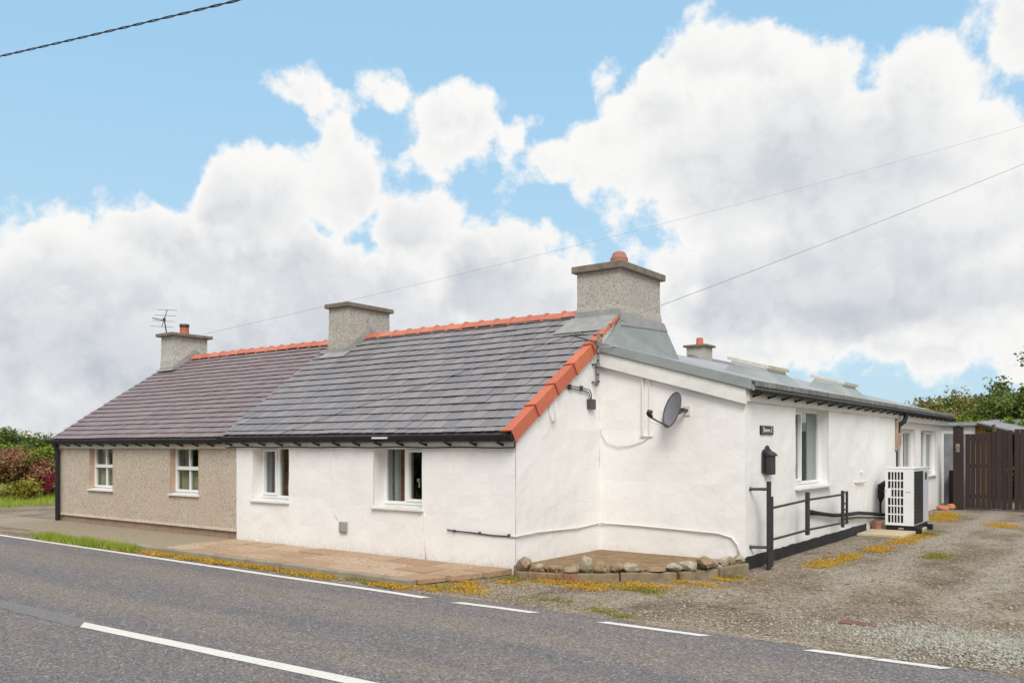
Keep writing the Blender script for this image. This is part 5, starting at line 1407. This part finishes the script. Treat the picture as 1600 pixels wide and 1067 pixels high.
# low stone wall
sw = thing('stone_wall', (-26, 6.2, -.19), 'low rubble stone wall beyond the forecourt', 'wall')
a, b_ = gpix(40, 778), gpix(120, 772)
a, b_ = Vector((a.x, a.y, 0)), Vector((b_.x, b_.y, 0)); dd = (b_ - a); Lw = dd.length; dd.normalize(); k = 0
box('core', 'stone_wall', sw, 0, 1, 0, 1, 0, 1).hide_render = False
core = sw.children[0]; core.data = MB().hexa([tuple(a + Vector((dd.y, -dd.x, 0)) * -.0 + Vector((0, 0, -.2))), tuple(b_ + Vector((0, 0, -.2))), tuple(b_ + Vector((-dd.y, dd.x, 0)) * .3 + Vector((0, 0, -.2))), tuple(a + Vector((-dd.y, dd.x, 0)) * .3 + Vector((0, 0, -.2))),
        tuple(a + Vector((0, 0, .22))), tuple(b_ + Vector((0, 0, .22))), tuple(b_ + Vector((-dd.y, dd.x, 0)) * .3 + Vector((0, 0, .22))), tuple(a + Vector((-dd.y, dd.x, 0)) * .3 + Vector((0, 0, .22)))]).mesh('core', 'stone_wall')
for row in range(3):
    s = rnd.uniform(0, .2)
    while s < Lw:
        l = rnd.uniform(.25, .5); q = a + dd * (s + l / 2) + Vector((dd.y, -dd.x, 0)) * .05
        rock('stone', (q.x, q.y, -.19 + row * .145), (l * .56, .16, .095), 'stone_wall', sw, seed=200 + k, sub=1); s += l; k += 1
# far hedge-line bank
rg = np.random.default_rng(5)
hb = np.stack([rg.uniform(-70, -36, 5000), rg.uniform(12, 22, 5000), np.zeros(5000)], 1); hb[:, 2] = rg.uniform(-.1, 1.0, 5000) * (1.6 + .6 * np.sin(hb[:, 0] * .35))
stuff(link('far_hedge', leaf_mesh('far_hedge', 'leaf_dark', hb, rg.uniform(0, 1, 5000), .38, rg)), 'dark far hedge line on the skyline beyond the garden bushes', 'hedge')

# field hedge on the far side of the road, behind the camera
rg = np.random.default_rng(6); nh = 26000
hb = np.stack([rg.uniform(-34, 42, nh), -12.6 + rg.normal(size=nh) * .55, np.zeros(nh)], 1)
hb[:, 2] = -.1 + rg.uniform(0, 1, nh) ** .8 * (1.9 + .35 * np.sin(hb[:, 0] * .9) + .2 * np.sin(hb[:, 0] * 2.3))
stuff(link('field_hedge', leaf_mesh('field_hedge', 'leaf_dark', hb, rg.uniform(0, 1, nh), .16, rg)), 'dark field hedge lining the opposite side of the road', 'hedge')

# grass and moss
def blades(name, mat, pts, h, w, rg, lean=0.5):
    n = len(pts); ang = rg.uniform(0, 2 * np.pi, n); hh = h * rg.uniform(.45, 1.3, n)
    dx = np.cos(ang); dy = np.sin(ang); la = rg.uniform(0, 2 * np.pi, n); ln = lean * hh * rg.uniform(.1, 1, n)
    b0 = pts.copy(); b1 = pts.copy(); b0[:, 0] -= dx * w; b0[:, 1] -= dy * w; b1[:, 0] += dx * w; b1[:, 1] += dy * w
    tip = pts.copy(); tip[:, 0] += np.cos(la) * ln; tip[:, 1] += np.sin(la) * ln; tip[:, 2] += hh
    v = np.stack([b0, b1, tip], 1).reshape(-1, 3)
    me = bpy.data.meshes.new(name); me.vertices.add(n * 3); me.vertices.foreach_set('co', v.astype(np.float32).ravel())
    me.loops.add(n * 3); me.loops.foreach_set('vertex_index', np.arange(n * 3, dtype=np.int32)); me.polygons.add(n)
    me.polygons.foreach_set('loop_start', np.arange(0, n * 3, 3, dtype=np.int32)); me.polygons.foreach_set('loop_total', np.full(n, 3, dtype=np.int32)); me.update(); me.validate()
    at = me.attributes.new('tint', 'FLOAT', 'POINT'); at.data.foreach_set('value', np.repeat(rg.uniform(0, 1, n), 3).astype(np.float32))
    me.materials.append(MATS[mat]); return me
rg = np.random.default_rng(11)
def along_kerb(n, x0, x1, y0, y1, clump):
    cx = rg.uniform(x0, x1, clump); cy = rg.uniform(y0, y1, clump); k = rg.integers(0, clump, n)
    x = cx[k] + rg.normal(size=n) * .07; y = np.clip(cy[k] + rg.normal(size=n) * .05, y0 - .05, y1 + .02)
    z = np.array([roadz(a_, b__) + .008 for a_, b__ in zip(x, y)]); return np.stack([x, y, z], 1)
p = along_kerb(3600, -10.3, -6.7, -1.80, -1.64, 38)
stuff(link('kerb_grass', blades('kerb_grass', 'grass_green', p, .15, .006, rg, .9)), 'green grass tufts growing along the kerb below the pebbledashed cottage', 'grass')
def moss(name, spots, mat, label, per, size):
    P, T = [], []
    for (x, y, rx, ry) in spots:
        n = int(per * rx * ry * 30)
        nc = max(4, int(n / 40)); c = np.stack([x + rg.normal(size=nc) * rx * .5, y + rg.normal(size=nc) * ry * .5], 1); k = rg.integers(0, nc, n)
        q = c[k] + rg.normal(size=(n, 2)) * (.03 + .05 * rg.uniform(0, 1, (nc, 1))[k])
        zz = np.array([max(drivez(a_, b__) if b__ > -1.75 else -9, roadz(a_, b__) + .006 if b__ < -1.45 else -9) if not (a_ < -.62) else roadz(a_, b__) + .018 for a_, b__ in q])
        P.append(np.column_stack([q, zz + rg.uniform(0.0, .026, n)])); T.append(rg.uniform(0, 1) * .5 + rg.uniform(0, .5, n))
    P = np.concatenate(P); T = np.concatenate(T)
    return stuff(link(name, leaf_mesh(name, mat, P, T, size, rg, up=.5)), label, 'moss')
sp = [(xx, -1.70 + rnd.uniform(-.04, .05), rnd.uniform(.08, .26), rnd.uniform(.03, .075)) for xx in [-7.1 + .17 * i for i in range(40)] if rnd.random() < .62 + .38 * math.sin(xx * 2.1) ** 2]
moss('kerb_moss', sp, 'leaf_moss', 'orange yellow stonecrop and moss along the kerb foot of the white cottage', 2600, .0115)
sp = [(xx, -1.69 + rnd.uniform(-.05, .05), .14, .04) for xx in [-7.4 + .3 * i for i in range(23)] if rnd.random() < .5]
moss('kerb_green_moss', sp, 'leaf_moss_green', 'green moss tufts among the orange stonecrop at the kerb foot', 1500, .0105)
sp = [(-.25, -1.55, .35, .12), (.10, -1.20, .30, .16), (.35, -1.42, .25, .12), (-.1, -.95, .2, .12)]
sp += [(.72, -.22, .42, .12), (1.25, -.16, .5, .14), (1.6, -.05, .4, .12), (1.35, -.42, .4, .12), (.45, -.62, .25, .1), (1.9, .25, .5, .10), (2.3, .75, .45, .12), (2.5, 1.25, .30, .10)]
sp += [(3.15, 3.55, .20, .55), (3.22, 4.5, .18, .45), (3.35, 6.0, .16, .6), (3.42, 7.6, .18, .55), (3.5, 8.6, .14, .4), (4.45, 12.4, .28, .6), (3.1, 13.3, .3, .7), (2.95, 14.8, .25, .7)]
moss('drive_moss', sp, 'leaf_moss', 'orange yellow moss patches on the gravel drive near the raised bed', 900, .0105)
sp = [(1.5, -1.28, .35, .08), (2.2, -1.50, .40, .07), (2.65, -1.63, .3, .05), (2.6, 1.55, .35, .12), (2.0, -.1, .6, .2), (.2, -.4, .3, .2), (3.5, 9.3, .2, .5), (4.3, 5.6, .25, .5), (-.05, -1.35, .3, .15)]
moss('green_moss', sp, 'leaf_moss_green', 'small green moss tufts scattered on the drive edge', 500, .0105)
q = np.stack([rg.normal(.75, .28, 260), rg.normal(-.12, .07, 260), np.full(260, -.075)], 1)
stuff(link('dry_weeds', blades('dry_weeds', 'dry_stem', q, .16, .004, rg, 1.3)), 'dry brown weed stems against the raised bed edging', 'weeds')
q = np.stack([rg.uniform(-27, -17, 16000), rg.uniform(1.2, 6.5, 16000), np.full(16000, -.17)], 1)
dl = np.array([(-19.6, 1.4), (-29.1, 7.4)]); sd_ = (q[:, 0] + 19.6) * (7.4 - 1.4) / (-29.1 + 19.6) + 1.4
q = q[(q[:, 1] > sd_ - 2.2 + .0) & (q[:, 0] < -19.3)]
stuff(link('verge_grass', blades('verge_grass', 'grass_green', q, .22, .02, rg)), 'yellowish grass in front of the low stone wall', 'grass')

# loose gravel
def pebbles(name, mat, P, size, rg, label):
    n = len(P)
    base = np.array([(1, 0, 0), (0, 1, 0), (-1, 0, 0), (0, -1, 0), (0, 0, .75), (0, 0, -.75)], float)
    v = base[None] * (1 + rg.uniform(-.35, .35, (n, 6, 1))) + rg.normal(size=(n, 6, 3)) * .13
    ang = rg.uniform(0, 2 * np.pi, n); c, s = np.cos(ang), np.sin(ang)
    x = v[:, :, 0] * c[:, None] - v[:, :, 1] * s[:, None]; y = v[:, :, 0] * s[:, None] + v[:, :, 1] * c[:, None]
    sz = size * rg.uniform(.45, 1.5, n)
    v = np.stack([x, y * .8, v[:, :, 2] * .75], 2) * sz[:, None, None] + P[:, None, :]
    tri = np.array([(0, 1, 4), (1, 2, 4), (2, 3, 4), (3, 0, 4), (1, 0, 5), (2, 1, 5), (3, 2, 5), (0, 3, 5)])
    idx = (tri[None] + (np.arange(n) * 6)[:, None, None]).reshape(-1)
    me = bpy.data.meshes.new(name); me.vertices.add(n * 6); me.vertices.foreach_set('co', v.astype(np.float32).ravel())
    m = n * 8; me.loops.add(m * 3); me.loops.foreach_set('vertex_index', idx.astype(np.int32)); me.polygons.add(m)
    me.polygons.foreach_set('loop_start', np.arange(0, m * 3, 3, dtype=np.int32)); me.polygons.foreach_set('loop_total', np.full(m, 3, dtype=np.int32)); me.update(); me.validate()
    me.materials.append(MATS[mat]); return stuff(link(name, me), label, 'gravel')
def zgrid(X, Y): return np.array([drivez(a_, b__) for a_, b__ in zip(X, Y)])
n = 9000
X = rg.normal(5.85, .75, n); Y = rg.normal(-.95, .36, n); k = (Y > -1.85) & (X < 8) & (rg.uniform(0, 1, n) < .99); X, Y = X[k], Y[k]
pebbles('stone_chippings', 'gravel_pale', np.stack([X, Y, zgrid(X, Y) + .003], 1), .0145, rg, 'pale grey green stone chippings heaped at the drive mouth')
n = 15000
X = rg.uniform(-.5, 7.2, n); Y = -1.6 + 13 * rg.uniform(0, 1, n) ** 1.8
k = (~((X < 2.5) & (Y > .0) )) & (~((X < -.1) & (Y > -1.2))) & (Y > -1.70) & (mx_ := np.array([mnoise.noise(Vector((a_ * .9, b__ * .9, 3))) > rg.uniform(-.75, .35) for a_, b__ in zip(X, Y)]))
X, Y = X[k], Y[k]
pebbles('loose_gravel', 'gravel_stone', np.stack([X, Y, zgrid(X, Y) + .003], 1), .013, rg, 'loose grey brown gravel strewn over the drive')
n = 900
X = rg.uniform(-10, -.3, n); Y = rg.normal(-1.72, .05, n); Z = np.array([roadz(a_, b__) + .016 for a_, b__ in zip(X, Y)])
pebbles('kerb_grit', 'gravel_stone', np.stack([X, Y, Z], 1), .010, rg, 'fine grit washed along the foot of the kerb')

n = 420
X = rg.uniform(2.7, 7.0, n); Y = -1.5 + 9 * rg.uniform(0, 1, n) ** 1.5
pebbles('scattered_stones', 'gravel_stone', np.stack([X, Y, zgrid(X, Y) + .006], 1), .024, rg, 'larger loose stones scattered over the gravel drive')
